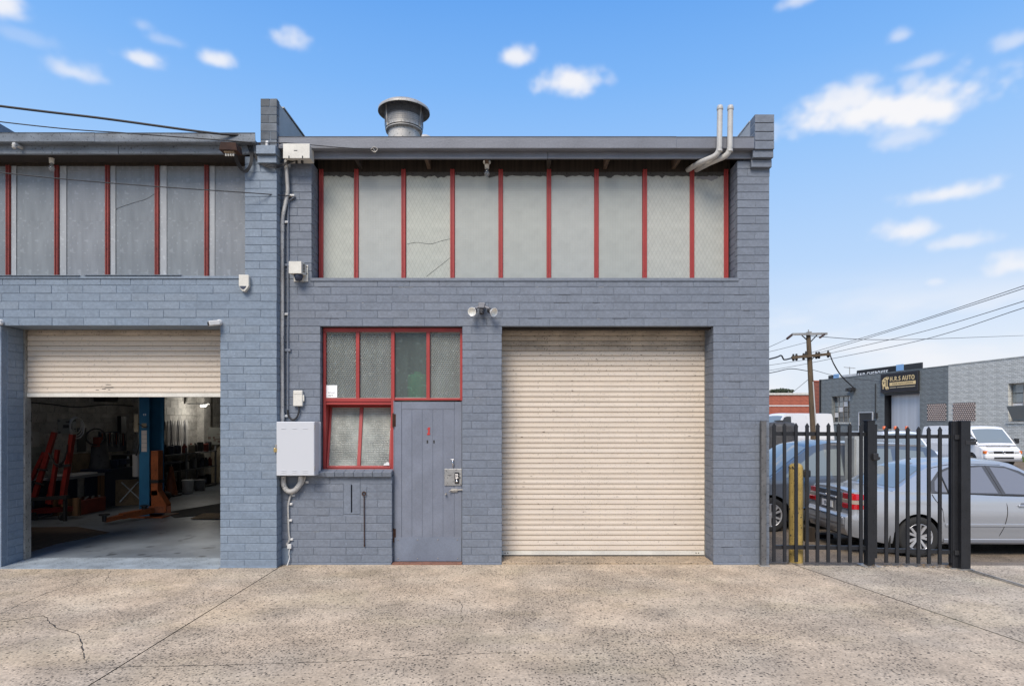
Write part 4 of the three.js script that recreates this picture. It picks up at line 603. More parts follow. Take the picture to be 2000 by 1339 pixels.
  M('duct', L([[.235, 5.31], [.235, 6.16], [.27, 6.165], [.275, 6.185], [.262, 6.2], [.262, 6.37], [.25, 6.37]]), mat([.74, .74, .73], .5, { metalness: .2, map: T.dirt }), t); M('flange', L([[.262, 6.19], [.275, 6.185], [.28, 6.2], [.262, 6.21]]), mk.rubber, t);
  M('hood', [L([[0, 6.60], [.2, 6.585], [.33, 6.54], [.383, 6.50], [.387, 6.46], [.378, 6.46], [.372, 6.495], [.32, 6.53], [.19, 6.57], [0, 6.58]])], mat([.60, .60, .59], .5, { metalness: .25, map: T.dirt }), t);
  const mesh = []; for (let i = 0; i < 72; i++) { const a = i / 72 * 2 * Math.PI; mesh.push(rod([cx + Math.cos(a) * .285, 6.25, cz + Math.sin(a) * .285], [cx + Math.cos(a) * .285, 6.54, cz + Math.sin(a) * .285], .0022, 4)); } for (let k = 0; k < 11; k++) mesh.push(at(new THREE.TorusGeometry(.285, .0022, 4, 48), cx, 6.26 + k * .027, cz, 0, Math.PI / 2).toNonIndexed());
  const ms = M('bird_mesh', mesh, mk.greyPlastic, t); M('stay', [0, 1, 2].map((k) => { const a = k * 2.1 + .4; return bar([cx + Math.cos(a) * .27, 6.2, cz + Math.sin(a) * .27], [cx + Math.cos(a) * .3, 6.54, cz + Math.sin(a) * .3], .02, .006); }), mk.zinc, t);
  t = thing('roof_vent', 'pale rounded roof vent just behind the exhaust cowl', 'vent');
  M('dome', at(new THREE.SphereGeometry(.16, 20, 12).scale(1, .7, 1), sx(829, -2.4), sy(268, -2.4) - .08, -2.4), mk.pvc, t); M('stem', rod([sx(829, -2.4), 5.31, -2.4], [sx(829, -2.4), sy(268, -2.4) - .08, -2.4], .07, 14), mk.pvc, t);
  // alarm siren with blue lens
  t = thing('alarm_siren', 'white alarm siren with dark lens on the left pier', 'siren');
  { const az = .18, ax = sx(466.3, .23), bx = sx(486, .23), ay = sy(569, .23), by = sy(536.5, .23), w = bx - ax, m = (ax + bx) / 2; const s = [[ax, by], [bx - .01, by], [bx, by - .015], [bx, ay + .07], [bx - .02, ay + .035], [m + .01, ay], [m - .02, ay + .005], [ax + .015, ay + .04], [ax, ay + .075]]; M('case', prism(s, az + .002, az + .06, .006), mk.ivory, t); M('lens', prism([[ax + .014, ay + .065], [bx - .03, ay + .065], [bx - .034, ay + .05], [m, ay + .024], [m - .015, ay + .024], [ax + .016, ay + .05]], az + .058, az + .064), mk.navy, t); }
  const cctv = (u, v, label) => { t = thing('security_camera', label, 'camera', 'security cameras on the left unit'); const z = .2; M('mount', at(new THREE.SphereGeometry(.033, 16, 12), sx(u + 6, z), sy(v - 1, z), z), mk.white, t); M('base', at(new THREE.CylinderGeometry(.034, .036, .02, 20), sx(u + 6, .19), sy(v - 1, .19), .188, 0, Math.PI / 2), mk.white, t); M('body', [at(rbox(-.032, .032, -.03, .03, -.06, .07, .012), sx(u - 3.5, .27), sy(v + .5, .27), .27, -.9, .2)], mk.white, t); M('lens_face', at(rbox(-.026, .026, -.024, .022, .066, .078, .008), sx(u - 3.5, .27), sy(v + .5, .27), .27, -.9, .2), mk.black, t); };
  cctv(422, 630, 'white bullet security camera at the right lintel end of the open door'); cctv(-6, 630, 'white bullet security camera cut off by the left picture edge');
  // weathered terminal hood
  t = thing('terminal_box', 'weathered black terminal box with cream fuses on the left gutter', 'box');
  { const hz = .42; M('hood', at(prism([[-.11, .0], [.11, -.01], [.09, .085], [-.09, .095]], -.1, .06, .006), sx(447, hz), sy(297, hz) + .02, hz - .03), mk.rusty, t); M('terminal_block', rbox(sx(437, hz), sx(457, hz), sy(298, hz), sy(291, hz) - .02, .36, .43, .006), mk.cardboard, t); for (let i = 0; i < 4; i++) M('fuse', rod([sx(439.5 + i * 4.8, hz), sy(303, hz), .4], [sx(439.5 + i * 4.8, hz), sy(296, hz), .4], .011), mk.ivory, t); M('arm', bar([sx(455, .36), sy(290, .36), .36], [sx(470, .2), sy(288, .2), .2], .03, .03), mk.zinc, t); }
  // cables
  const cab = (pts, r, label, name = 'cable', m = mk.cable) => solo(name, tube(pts.map(([u, v, z]) => [sx(u, z), sy(v, z), z]), r, 60, 7), m, label, 'cable');
  cab([[-700, 118, .6], [0, 207, .55], [200, 231, .5], [400, 258, .38], [494, 266, .24]], .014, 'thick black overhead cable reaching the pier above the left gutter');
  cab([[-700, 150, .65], [20, 240, .6], [250, 260, .45], [480, 277, .3], [500, 279, .26], [560, 279, .2]], .0065, 'thin overhead wire just above the left gutter');
  cab([[-700, 262, 1.2], [0, 337, .9], [250, 360, .6], [480, 376, .3], [568, 382.5, .05]], .006, 'thin wire crossing in front of the left upper window');
  cab([[545, 281, .16], [560, 279, .19], [620, 284, .17], [660, 287.5, .155], [700, 290, .15], [733, 293, .15]], .005, 'slack wire pinned along the grey unit gutter');
  for (let i = 0; i < 4; i++) cab([[456 + i, 300, .38], [463 + i * 2, 322, .3], [474 + i * 2, 334 + i, .26], [486 + i * 1.6, 322, .25], [488 + i * 2, 300, .22], [480 + i * 4, 276 + i * 2, .22]], .0055, ['outermost', 'second outermost', 'second innermost', 'innermost'][3 - i] + ' black wire loop hanging from the terminal box');
  for (let i = 0; i < 3; i++) cab([[492 + i * 3, 296 + i * 6, .2], [516, 318 + i * 3, .22], [535, 322 + i * 3, .22], [552, 320 + i * 1.5, .14], [566 + i * 6, 313, .11]], .0075, ['uppermost', 'middle', 'lowest'][i] + ' black service wire crossing the pier to the cable box');
  solo('insulator', [at(lathe([[0, 0], [.02, 0], [.026, .02], [.018, .03], [.026, .04], [.02, .06], [0, .06]], 12), sx(521, .22), sy(288, .22), .22), rbox(sx(519, .2), sx(524, .2), sy(284, .2), sy(275, .2), .18, .21, .004)], mk.white, 'white insulator bracket on the pier beside the gutter', 'insulator');
  solo('insulator', [at(lathe([[0, 0], [.02, 0], [.026, .02], [.018, .03], [.026, .04], [.02, .06], [0, .06]], 12), sx(27, .33), sy(290, .33), .33), rbox(sx(24, .33), sx(30, .33), sy(283, .33), sy(278, .33), .21, .34, .004)], mk.pvc, 'small weathered insulator on the left gutter near the picture edge', 'insulator');
  solo('wire_clamp', [tube([P(724, 292, .16), P(730, 287, .17), P(737, 291, .16), P(732, 297, .16), P(726, 294, .16)], .006, 20, 6), tube([P(728, 289, .165), P(733, 296, .16)], .005, 6, 6)], mk.zinc, 'twisted wire clamp hanging on the gutter end of the slack wire', 'clamp');
  // papers on the glass
  const note = textTex(128, 128, (g, w, h) => { g.fillStyle = '#f3f4f4'; g.fillRect(0, 0, w, h); g.fillStyle = '#3a3d40'; g.font = '15px sans-serif'; const q = rng(8); for (const [y, n] of [[72, 9], [102, 7]]) for (let i = 0; i < n; i++) g.fillRect(22 + i * 9, y + q() * 3, 3 + q() * 4, 8 + q() * 3); });
  { const z = -.128, w = .145; const o = solo('window_notice', at(box(-w / 2, w / 2, -.08, .08, -.001, .001), sx(647.5, z), sy(764, z), z), mk.white, 'white square notice in the corner of the leftmost patterned pane', 'notice'); card(w - .004, .156, note, 0, 'print', o, sx(647.5, z), sy(764, z), z + .003); }
  solo('sticker', at(prism([[0, 0], [.075, 0], [.07, .035], [.04, .045], [.03, .03], [.008, .028]], 0, .002), sx(748.5, -.1), 1.25, -.112, 0, -.2), mk.white, 'torn white sticker at the bottom of the tilted sash', 'sticker');
}
// ---------------------------------------------------------------- palisade fence, posts, bollard
{
  const picket = (h) => { const w = .02, d = .011; return prism([[-w, 0], [w, 0], [w, h - .05], [w + .006, h - .045], [0, h], [-w - .006, h - .045], [-w, h - .05]], -d, d, .002); };
  const A = [3.30, .02], B = [sx(1700, .08), .08], C2 = [sx(1863, .2), .2];
  const onLine = (p, q, t, y) => [lerp(p[0], q[0], t), y, lerp(p[1], q[1], t)];
  let t = thing('palisade_fence', 'black steel palisade fence panel with pointed pickets beside the building', 'fence');
  M('rail', bar([A[0] + .01, 1.66, A[1] - .015], [B[0] - .05, 1.655, B[1] - .02], .035, .05), mk.steelBlack, t); M('rail', bar([A[0] + .01, .225, A[1] - .015], [B[0] - .05, .225, B[1] - .02], .035, .05), mk.steelBlack, t);
  const pk = picket(1.75); [1512, 1533, 1555.5, 1576.5, 1597, 1618, 1639, 1660.5, 1682].forEach((u) => { const z = lerp(A[1], B[1], (u - 1508) / 192) + .016, m = M('picket', pk, mk.steelBlack, t); m.position.set(sx(u, z), .045, z); m.rotation.z = (R() - .5) * .006; });
  t = thing('fence_post', 'grey steel fence post fixed against the building corner', 'post'); M('post', rbox(sx(1487, .08), sx(1497, .08), 0, 1.82, .03, .09, .004), mat([.16, .165, .175], .5, { map: T.dirt }), t); M('foot', rbox(sx(1486, .08) - .02, sx(1497, .08) + .03, 0, .012, .015, .13, .003), mk.zinc, t);
  t = thing('fence_post', 'black square fence post with padlocked latch between fence and gate', 'post');
  M('post', rbox(B[0] - .055, B[0] + .035, 0, 1.815, .03, .13, .006), mk.steelBlack, t); M('cap', rbox(B[0] - .06, B[0] + .04, 1.812, 1.83, .025, .135, .006), mk.steelBlack, t); M('foot_plate', rbox(B[0] - .12, B[0] + .09, 0, .014, -.02, .18, .003), mk.zinc, t);
  M('latch', [rbox(B[0] - .005, B[0] + .06, 1.33, 1.42, .12, .17, .012), rod([B[0] + .05, 1.36, .15], [B[0] + .075, 1.355, .15], .02)], mk.black, t);
  t = thing('gate', 'black steel palisade pedestrian gate with six pickets', 'gate');
  M('stile', rbox(B[0] + .045, B[0] + .085, .10, 1.78, .05, .09, .004), mk.steelBlack, t); M('stile', rbox(C2[0] - .045, C2[0] + .01, .07, 1.81, .17, .23, .004), mk.steelBlack, t);
  M('rail', bar([B[0] + .07, 1.62, .07], [C2[0] - .04, 1.63, .19], .035, .045), mk.steelBlack, t); M('rail', bar([B[0] + .07, .20, .07], [C2[0] - .04, .20, .19], .035, .05), mk.steelBlack, t);
  const pk2 = picket(1.70); [1731.5, 1752.5, 1773.5, 1794.5, 1815, 1836].forEach((u) => { const z = lerp(.08, .2, (u - 1710) / 150) + .016, m = M('picket', pk2, mk.steelBlack, t); m.position.set(sx(u, z), .05, z); m.rotation.z = (R() - .5) * .006; });
  const post = (u0, u1, z, h, label, d) => { t = thing('gate_post', label, 'post'); M('post', rbox(sx(u0, z), sx(u1, z), 0, h, z - d, z, .005), mk.steelBlack, t); M('foot_plate', rbox(sx(u0, z) - .03, sx(u1, z) + .03, 0, .012, z - d - .03, z + .03, .003), mk.zinc, t); return t; };
  post(1862, 1873, .24, 1.82, 'slim black hinge post at the right end of the gate', .08);
  t = post(1878.5, 1897, .3, 1.825, 'thick black catch post at the end of the sliding gate track', .1); M('catch', rbox(sx(1897, .3), sx(1911, .3), sy(868.5, .3), sy(861, .3), .22, .29, .004), mk.black, t); M('band', rbox(sx(1887, .3), sx(1897, .3), sy(868, .3), sy(860, .3), .298, .306, .002), mk.black, t);
  M('tip', rod([sx(1908, .3), sy(866.5, .3), .292], [sx(1910.5, .3), sy(862.5, .3), .292], .006), mk.chrome, t);
  t = thing('hinge_bracket', 'black hinge brackets joining the gate and its post', 'hinge'); for (const v of [852, 1078]) M('bracket', [rbox(sx(1866, .26), sx(1880, .26), sy(v + 6, .26), sy(v - 3, .26), .2, .262, .004)], mk.black, t);
  struct('gate_track', [bar([sx(1893, .33), .006, .34], [5.72, .006, 3.4], .05, .012), bar([sx(1893, .33), .016, .34], [5.72, .016, 3.4], .018, .016)], mk.zinc);
  t = thing('bollard', 'yellow painted steel bollard with worn dome top behind the fence', 'bollard');
  M('tube', at(lathe([[.086, 0], [.086, 1.24], [.078, 1.27], [.05, 1.295], [0, 1.302]], 24), sx(1555, -.13), -.02, -.13), mk.yellow, t); M('footing', at(lathe([[0, 0], [.1, 0], [.1, .02], [.087, .035]], 20), sx(1555, -.13), -.03, -.13), mk.concretePale, t);
  { const q = rng(3), chips = []; for (let i = 0; i < 26; i++) { const a = q() * 6.28, y = i < 14 ? 1.19 + q() * .06 : q() * 1.1; chips.push(at(rbox(-.006 - q() * .012, .006, -.004, .006 + q() * .012, -.002, .0015, .001), sx(1555, -.13) + Math.sin(a) * .086, y, -.13 + Math.cos(a) * .086, a)); } M('paint_chip', chips, mat([.05, .045, .04], .9), t).userData.kind = 'stuff'; }
  { const q = rng(13), g = []; for (let i = 0; i < 70; i++) { const c = i < 48 ? [5.3, .14] : [4.66, .1], x = c[0] + (q() - .5) * .5, z = c[1] + (q() - .5) * .14, a = q() * 3.1; g.push(bar([x, .006 + q() * .02, z], [x + Math.cos(a) * .06, .006 + q() * .03, z + Math.sin(a) * .04], .006, .003)); } const o = M('leaf_litter', g, mk.cardboard, scene); o.userData = { label: 'dry leaves and twigs gathered under the gate', category: 'leaves', kind: 'stuff' }; }
  solo('timber_block', [rbox(sx(1572, -3.0), sx(1590, -3.0), -.29, -.02, -2.95, -3.3), rbox(sx(1566, -3.1), sx(1640, -3.1), -.29, -.2, -3.3, -3.5)], mk.timberDark, 'dark timber blocks on the ground behind the silver sedan', 'blocks');
}

// ---------------------------------------------------------------- vehicles: x forward, y up, z to the side, origin at the rear on the ground
const interp = (pts, smooth = true) => (x) => { if (x <= pts[0][0]) return pts[0][1]; for (let i = 0; i < pts.length - 1; i++) if (x <= pts[i + 1][0]) { const t = (x - pts[i][0]) / (pts[i + 1][0] - pts[i][0]); return lerp(pts[i][1], pts[i + 1][1], smooth ? t * t * (3 - 2 * t) : t); } return pts[pts.length - 1][1]; };
function gridGeo(rows, crease = .6) { const pos = [], idx = [], w = rows[0].length; rows.forEach((r) => r.forEach((p) => pos.push(...p))); for (let j = 0; j < rows.length - 1; j++) for (let i = 0; i < w - 1; i++) { const a = j * w + i, b = a + 1, c = a + w, d = c + 1; idx.push(a, b, c, b, d, c); } let g = new THREE.BufferGeometry(); g.setAttribute('position', new THREE.Float32BufferAttribute(pos, 3)); g.setIndex(idx); g = toCreasedNormals(g, crease); return metric(g); }
function vehicle(P) {
  const { L, W, bottom, arches, R: wr } = P, ysh = interp(P.shoulder), plan = interp(P.plan), crown = P.crown ?? .04, rearX = P.rearX ?? (() => 0), frontX = P.frontX ?? (() => 0), sect = P.sect ?? interp([[.15, .9], [.4, .985], [.62, 1], [.9, .985], [1.1, .95]]);
  const archR = P.archR ?? wr + .055;
  const yb = (x) => { let b = bottom + (P.lift ? P.lift(x) : 0); for (const a of arches) { const d = x - a; if (Math.abs(d) < archR) b = Math.max(b, wr + Math.sqrt(archR * archR - d * d) * 1.0); } return b; };
  const pt = (x, y, side = 1) => { const z = W * plan(x) * sect(y), fx = x + rearX(y) * clamp(1 - x / .7) ** 2 + frontX(y) * clamp(1 - (L - x) / .7) ** 2; return [fx, y, z * side]; };
  const xs = []; for (let i = 0; i <= 70; i++) xs.push(L * i / 70); for (let i = 1; i < 6; i++) xs.push(L * .002 * i * i, L - L * .002 * i * i); for (const a of arches) for (let i = -18; i <= 18; i++) xs.push(a + archR * Math.sin(i / 18 * Math.PI / 2) * .9999, a + archR * 1.0005 * Math.sign(i || 1)); xs.sort((a, b) => a - b);
  const X = xs.filter((x, i) => x >= 0 && x <= L && (!i || x - xs[i - 1] > .0006)), n = 14, m = 8, rows = [];
  for (const x of X) { const r = [], b = Math.min(yb(x), ysh(x) - .02), top = ysh(x), side = []; for (let j = 0; j <= n; j++) side.push(lerp(b, top, j / n)); for (const y of side) r.push(pt(x, y, 1)); const e = pt(x, top, 1); for (let k = 1; k < 2 * m; k++) { const z = e[2] * (1 - k / m); r.push([e[0], top + crown * (1 - (z / (e[2] || 1)) ** 2), z]); } for (let j = n; j >= 0; j--) r.push(pt(x, side[j], -1)); rows.push(r); }
  const cap = (r) => { const k = r.length, o = []; for (let j = 0; j < Math.floor(k / 2); j++) { const a = r[j], b = r[k - 1 - j], q = []; for (let s = 0; s <= 8; s++) q.push([lerp(a[0], b[0], s / 8), lerp(a[1], b[1], s / 8), lerp(a[2], b[2], s / 8)]); o.push(q); } return gridGeo(o); };
  const shell = gridGeo(rows, .7), geo = merge([shell, cap(rows[0]), cap(rows[rows.length - 1])]);
  // cabin
  const c = P.cabin, wt = c.wt, roofY = interp(c.roof, false), belt = interp(c.belt), wb = (x) => W * plan(x) * sect(belt(x)) * .985;
  const topY = (x) => Math.max(belt(x), smoothPoly(c.roof, x));
  const cz = (x, y) => { const t = clamp((y - belt(x)) / (c.h - belt(x))); return lerp(wb(x), wt, t) - .0; };
  const cx0 = c.roof[0][0], cx1 = c.roof[c.roof.length - 1][0], crows = []; const K = 60;
  const row = (x) => { const r = [], tb = belt(x) - .03, ty = topY(x); for (let j = 0; j <= 8; j++) { const y = lerp(tb, ty, j / 8); r.push([x, y, cz(x, y)]); } const e = cz(x, ty); for (let k = 1; k < 16; k++) { const z = e * (1 - k / 8); r.push([x, ty + (c.crown ?? .05) * (1 - (z / e) ** 2) * clamp((ty - belt(x)) / .2), z]); } for (let j = 8; j >= 0; j--) { const y = lerp(tb, ty, j / 8); r.push([x, y, -cz(x, y)]); } return r; };
  for (let i = 0; i <= K; i++) crows.push(row(lerp(cx0, cx1, i / K)));
  const cabin = gridGeo(crows, .5);
  const topPatch = (x0, x1, inset, off) => { const rs = []; for (let i = 0; i <= 14; i++) { const x = lerp(x0, x1, i / 14), ty = topY(x), e = cz(x, ty), q = []; for (let k = 0; k <= 14; k++) { const z = e * inset * (1 - k / 7); q.push([x, ty + (c.crown ?? .05) * (1 - (z / e) ** 2) * clamp((ty - belt(x)) / .2) + off, z]); } rs.push(q); } return gridGeo(rs); };
  const sidePoly = (pts, side, off = .006) => { const s = new THREE.Shape(); pts.forEach(([x, y], i) => (i ? s.lineTo(x, y) : s.moveTo(x, y))); s.closePath(); const g = new THREE.ShapeGeometry(s), p = g.attributes.position; for (let i = 0; i < p.count; i++) p.setZ(i, (cz(p.getX(i), p.getY(i)) + off) * side); g.computeVertexNormals(); return metric(g); };
  const strip = (pts, w, off, side) => pts.slice(0, -1).map((p, i) => { const q = pts[i + 1]; return bar([p[0], p[1], (cz(...p) + off) * side], [q[0], q[1], (cz(...q) + off) * side], w, w); });
  const bodyStrip = (x0, x1, y, h, off, side, y2 = y) => { const rs = []; for (let i = 0; i <= 20; i++) { const x = lerp(x0, x1, i / 20), yy = lerp(y, y2, i / 20); rs.push([0, 1, 2, 3].map((k) => { const q = pt(x, yy + h * (k === 0 || k === 3 ? (k ? .5 : -.5) : k === 1 ? -.35 : .35), side); return [q[0], q[1], q[2] + side * (k === 0 || k === 3 ? 0 : off)]; })); } return gridGeo(rs, .3); };
  const bodyPatch = (x0, x1, y0, y1, off, side, taper = 0) => { const rs = []; for (let i = 0; i <= 8; i++) { const x = lerp(x0, x1, i / 8), f = taper * i / 8, r = []; for (let j = 0; j <= 6; j++) { const y = lerp(y0 + (y1 - y0) * f * .5, y1 - (y1 - y0) * f * .3, j / 6), q = pt(x, y, side); r.push([q[0] - off * .3, q[1], q[2] + side * off]); } rs.push(r); } return gridGeo(rs, .6); };
  const panelLine = (pts, side) => tube(pts.map(([x, y]) => { const q = y > belt(x) ? [x, y, cz(x, y) * side] : pt(x, y, side); q[2] += side * .002; return q; }), .005, pts.length * 8, 5);
  return { geo, cabin, topPatch, sidePoly, strip, bodyStrip, bodyPatch, panelLine, pt, cz, belt };
}
function smoothPoly(pts, x) { const f = interp(pts, false), d = .07; return (f(x - d) + f(x - d / 2) + 2 * f(x) + f(x + d / 2) + f(x + d)) / 6; }
function wheel(r, w, parent, x, z, kind, side) {               // tyre with its rim as a part of it
  const ty = M('wheel', lathe([[r * .66, -w / 2], [r * .9, -w / 2], [r * .985, -w * .38], [r, -w * .2], [r, w * .2], [r * .985, w * .38], [r * .9, w / 2], [r * .66, w / 2], [r * .64, w * .3], [r * .64, -w * .3]], 40), mk.rubber, parent);
  ty.rotation.x = Math.PI / 2 * side; ty.position.set(x, r, z);
  const k = []; const disc = lathe([[r * .66, w * .44], [r * .62, w * .38], [r * .56, w * .1], [r * .2, w * .08], [0, w * .08]], 40); 
  M('rim_barrel', [disc], kind ? mk.zinc : mat([.04, .04, .045], .5), ty);
  if (kind !== 'steel') { k.push(lathe([[r * .67, w * .42], [r * .665, w * .5], [r * .63, w * .5], [r * .6, w * .4]], 40), lathe([[0, w * .42], [r * .1, w * .42], [r * .13, w * .36]], 20)); for (let i = 0; i < 5; i++) { const a = i / 5 * 2 * Math.PI; for (const o of [-.15, .15]) k.push(bar([Math.cos(a + o * .6) * r * .08, w * .34, Math.sin(a + o * .6) * r * .08], [Math.cos(a + o * 1.6) * r * .62, w * .42, Math.sin(a + o * 1.6) * r * .62], .035, .03)); } M('rim', k, mat([.62, .62, .63], .3, { metalness: .55 }), ty); }
  return ty;
}
const at2 = (o, x, y, z, phi) => { o.position.set(x, y, z); o.rotation.y = -phi; o.userData.placed = true; };

// silver-blue sedan
{
  const paint = phys([.44, .46, .49], .3, { metalness: .45, clearcoat: .8, clearcoatRoughness: .08 });
  const t = thing('sedan', 'silver-blue sedan with shade painted on its rear panel parked behind the palisade fence', 'car');
  const L = 4.5, v = vehicle({ L, W: .85, bottom: .2, R: .312, arches: [.98, 3.58], archR: .36, crown: .035, shoulder: [[0, .98], [.1, 1.0], [.7, 1.005], [1.5, .97], [2.6, .935], [3.3, .92], [4.0, .82], [4.4, .7], [4.5, .62]], plan: [[0, .80], [.04, .86], [.14, .93], [.35, .975], [.9, 1], [3.4, 1], [4.0, .95], [4.3, .86], [4.5, .72]],
    rearX: (y) => (y < .62 ? -.06 * sst(.3, .42, y) + .04 * (1 - sst(.2, .32, y)) : lerp(-.0, .05, (y - .62) / .4)), lift: (x) => (x < .5 ? .1 * (1 - x / .5) : 0), sect: interp([[.15, .89], [.32, .955], [.5, .99], [.66, 1], [.85, .985], [.98, .945], [1.1, .92]]),
    cabin: { roof: [[.62, 1.0], [1.22, 1.36], [1.6, 1.452], [2.1, 1.475], [2.55, 1.44], [3.36, .93]], belt: [[.6, .99], [1.5, .965], [2.6, .935], [3.4, .92]], wt: .56, h: 1.44, crown: .035 } });
  M('body', [v.geo, v.cabin], paint, t);
  M('underbody', box(.3, 4.3, .18, .6, -.60, .60), mk.dark, t);
  M('rear_window', v.topPatch(.70, 1.2, .86, .006), carGlassPale, t); M('windscreen', v.topPatch(2.62, 3.28, .88, .006), carGlassPale, t);
  const rearDoor = [[1.26, 1.02], [1.30, 1.16], [1.44, 1.29], [1.58, 1.345], [2.1, 1.38], [2.22, .985], [1.7, .99], [1.3, 1.005]], frontDoor = [[2.33, .98], [2.22, 1.378], [2.46, 1.36], [2.62, 1.29], [3.0, 1.06], [3.06, .965], [2.6, .97]];
  for (const s of [1, -1]) {
    M('window_surround', [v.sidePoly([[1.2, .985], [1.24, 1.15], [1.40, 1.31], [1.58, 1.375], [2.05, 1.405], [2.45, 1.39], [2.66, 1.32], [3.06, 1.07], [3.14, .95], [2.6, .955], [1.7, .975]], s, .004)], mat([.07, .072, .078], .4), t);
    M('side_window', v.sidePoly(rearDoor, s, .010), carGlass, t); M('side_window', v.sidePoly(frontDoor, s, .010), carGlass, t);
    M('quarter_bar', v.strip([[1.46, .995], [1.42, 1.27]], .02, .012, s), mk.black, t);
    M('belt_strip', v.strip([[1.2, .982], [1.7, .972], [2.6, .952], [3.1, .945]], .014, .008, s), mk.black, t);
    M('door_seam', [v.panelLine([[1.36, .55], [1.33, .75], [1.24, .88], [1.2, .97]], s), v.panelLine([[2.18, .24], [2.28, .5], [2.32, .75], [2.28, .96], [2.16, 1.4]], s), v.panelLine([[3.22, .26], [3.3, .6], [3.22, .9]], s), v.panelLine([[1.36, .23], [2.1, .23], [3.2, .24]], s)], mk.dark, t);
    M('side_moulding', v.bodyStrip(1.38, 3.2, .50, .045, .012, s), paint, t); M('sill_cover', v.bodyStrip(1.38, 3.2, .25, .07, .018, s), mat([.3, .32, .36], .4), t);
    for (const x of [1.66, 2.58]) { const p = v.pt(x, .80, s); M('door_handle', [rbox(p[0] - .1, p[0] + .09, .785, .815, Math.min(p[2], p[2] + s * .03), Math.max(p[2], p[2] + s * .03), .012), ], paint, t); M('handle_recess', rbox(p[0] - .06, p[0] + .05, .80, .845, p[2] - .02, p[2] + .0035 * s, .015), mat([.15, .16, .18], .4), t); }
    M('tail_light', v.bodyPatch(.0, .30, .86, .965, .008, s, .6), phys([.45, .008, .01], .12, { clearcoat: 1 }), t); M('tail_light', v.bodyPatch(.0, .16, .72, .80, .008, s, .3), phys([.45, .008, .01], .12, { clearcoat: 1 }), t); M('indicator', [v.bodyPatch(.0, .2, .80, .86, .009, s, .2)], phys([.40, .33, .27], .15, { clearcoat: 1 }), t);
    const zi = .42, zo = .70; M('tail_light', rbox(.02, .05, .865, .955, s * zi, s * zo, .01), phys([.45, .008, .01], .12, { clearcoat: 1 }), t); M('tail_light', rbox(-.005, .03, .72, .80, s * (zi + .04), s * zo, .01), phys([.45, .008, .01], .12, { clearcoat: 1 }), t); M('indicator', rbox(.005, .04, .80, .865, s * (zi + .02), s * zo, .008), phys([.40, .33, .27], .15, { clearcoat: 1 }), t);
    M('mud_flap', box(.56, .575, .14, .4, s * .60, s * .80), mk.rubber, t);
    M('wing_mirror', [rbox(3.0, 3.12, .98, 1.12, s * .84, s * 1.02, .03)], paint, t);
  }
  for (const [x, k] of [[.98, 1], [3.58, 1]]) for (const s of [1, -1]) wheel(.312, .195, t, x, s * .755, 0, s);
  for (const x of [.98, 3.58]) for (const s of [1, -1]) M('wheel_well', at(new THREE.CylinderGeometry(.352, .352, .25, 28, 1, true, -Math.PI / 2 - .3, Math.PI + .6), x, .312, s * .66, 0, Math.PI / 2), mk.dark, t);
  // rear panel
  const rx = .0;
  M('boot_shade_panel', rbox(rx - .004, rx + .05, .60, .97, -.44, .44, .02), phys([.05, .055, .065], .25, { clearcoat: 1 }), t);  // rear shading and dark reflection put into the boot panel colour
  M('plate_recess', rbox(rx - .008, rx + .02, .62, .84, -.27, .27, .02), mk.greyPlastic, t);
  M('boot_strip', rbox(rx - .03, rx + .01, .845, .88, -.30, .30, .012), paint, t);
  M('badge', at(new THREE.TorusGeometry(.036, .008, 8, 20), rx - .02, .905, 0, Math.PI / 2), mk.chrome, t);
  M('number_plate', rbox(rx - .02, rx - .012, .68, .79, -.185, .185, .003), mk.white, t);
  card(.35, .1, textTex(256, 72, (g, w, h) => { g.fillStyle = '#dfe3ea'; g.fillRect(0, 0, w, h); g.fillStyle = '#26324c'; g.font = 'bold 56px sans-serif'; g.textAlign = 'center'; g.fillText('0M03', w / 2, 56); }), 0, 'plate_number', t, rx - .024, .735, 0, -Math.PI / 2);
  const bump = []; M('rear_bumper', [rbox(-.075, .14, .44, .60, -.66, .66, .05, 4)], paint, t); M('bumper_strip', rbox(-.082, -.05, .575, .597, -.58, .58, .01), mk.chrome, t);
  M('roof_channel', [v.panelLine([[1.3, 1.36], [1.7, 1.42], [2.4, 1.41]], 1)], mk.black, t);
  M('aerial_base', rbox(1.3, 1.36, 1.46, 1.485, -.02, .02, .01), mk.black, t);
  at2(t, 5.30, -.275, -2.56, .02);
}
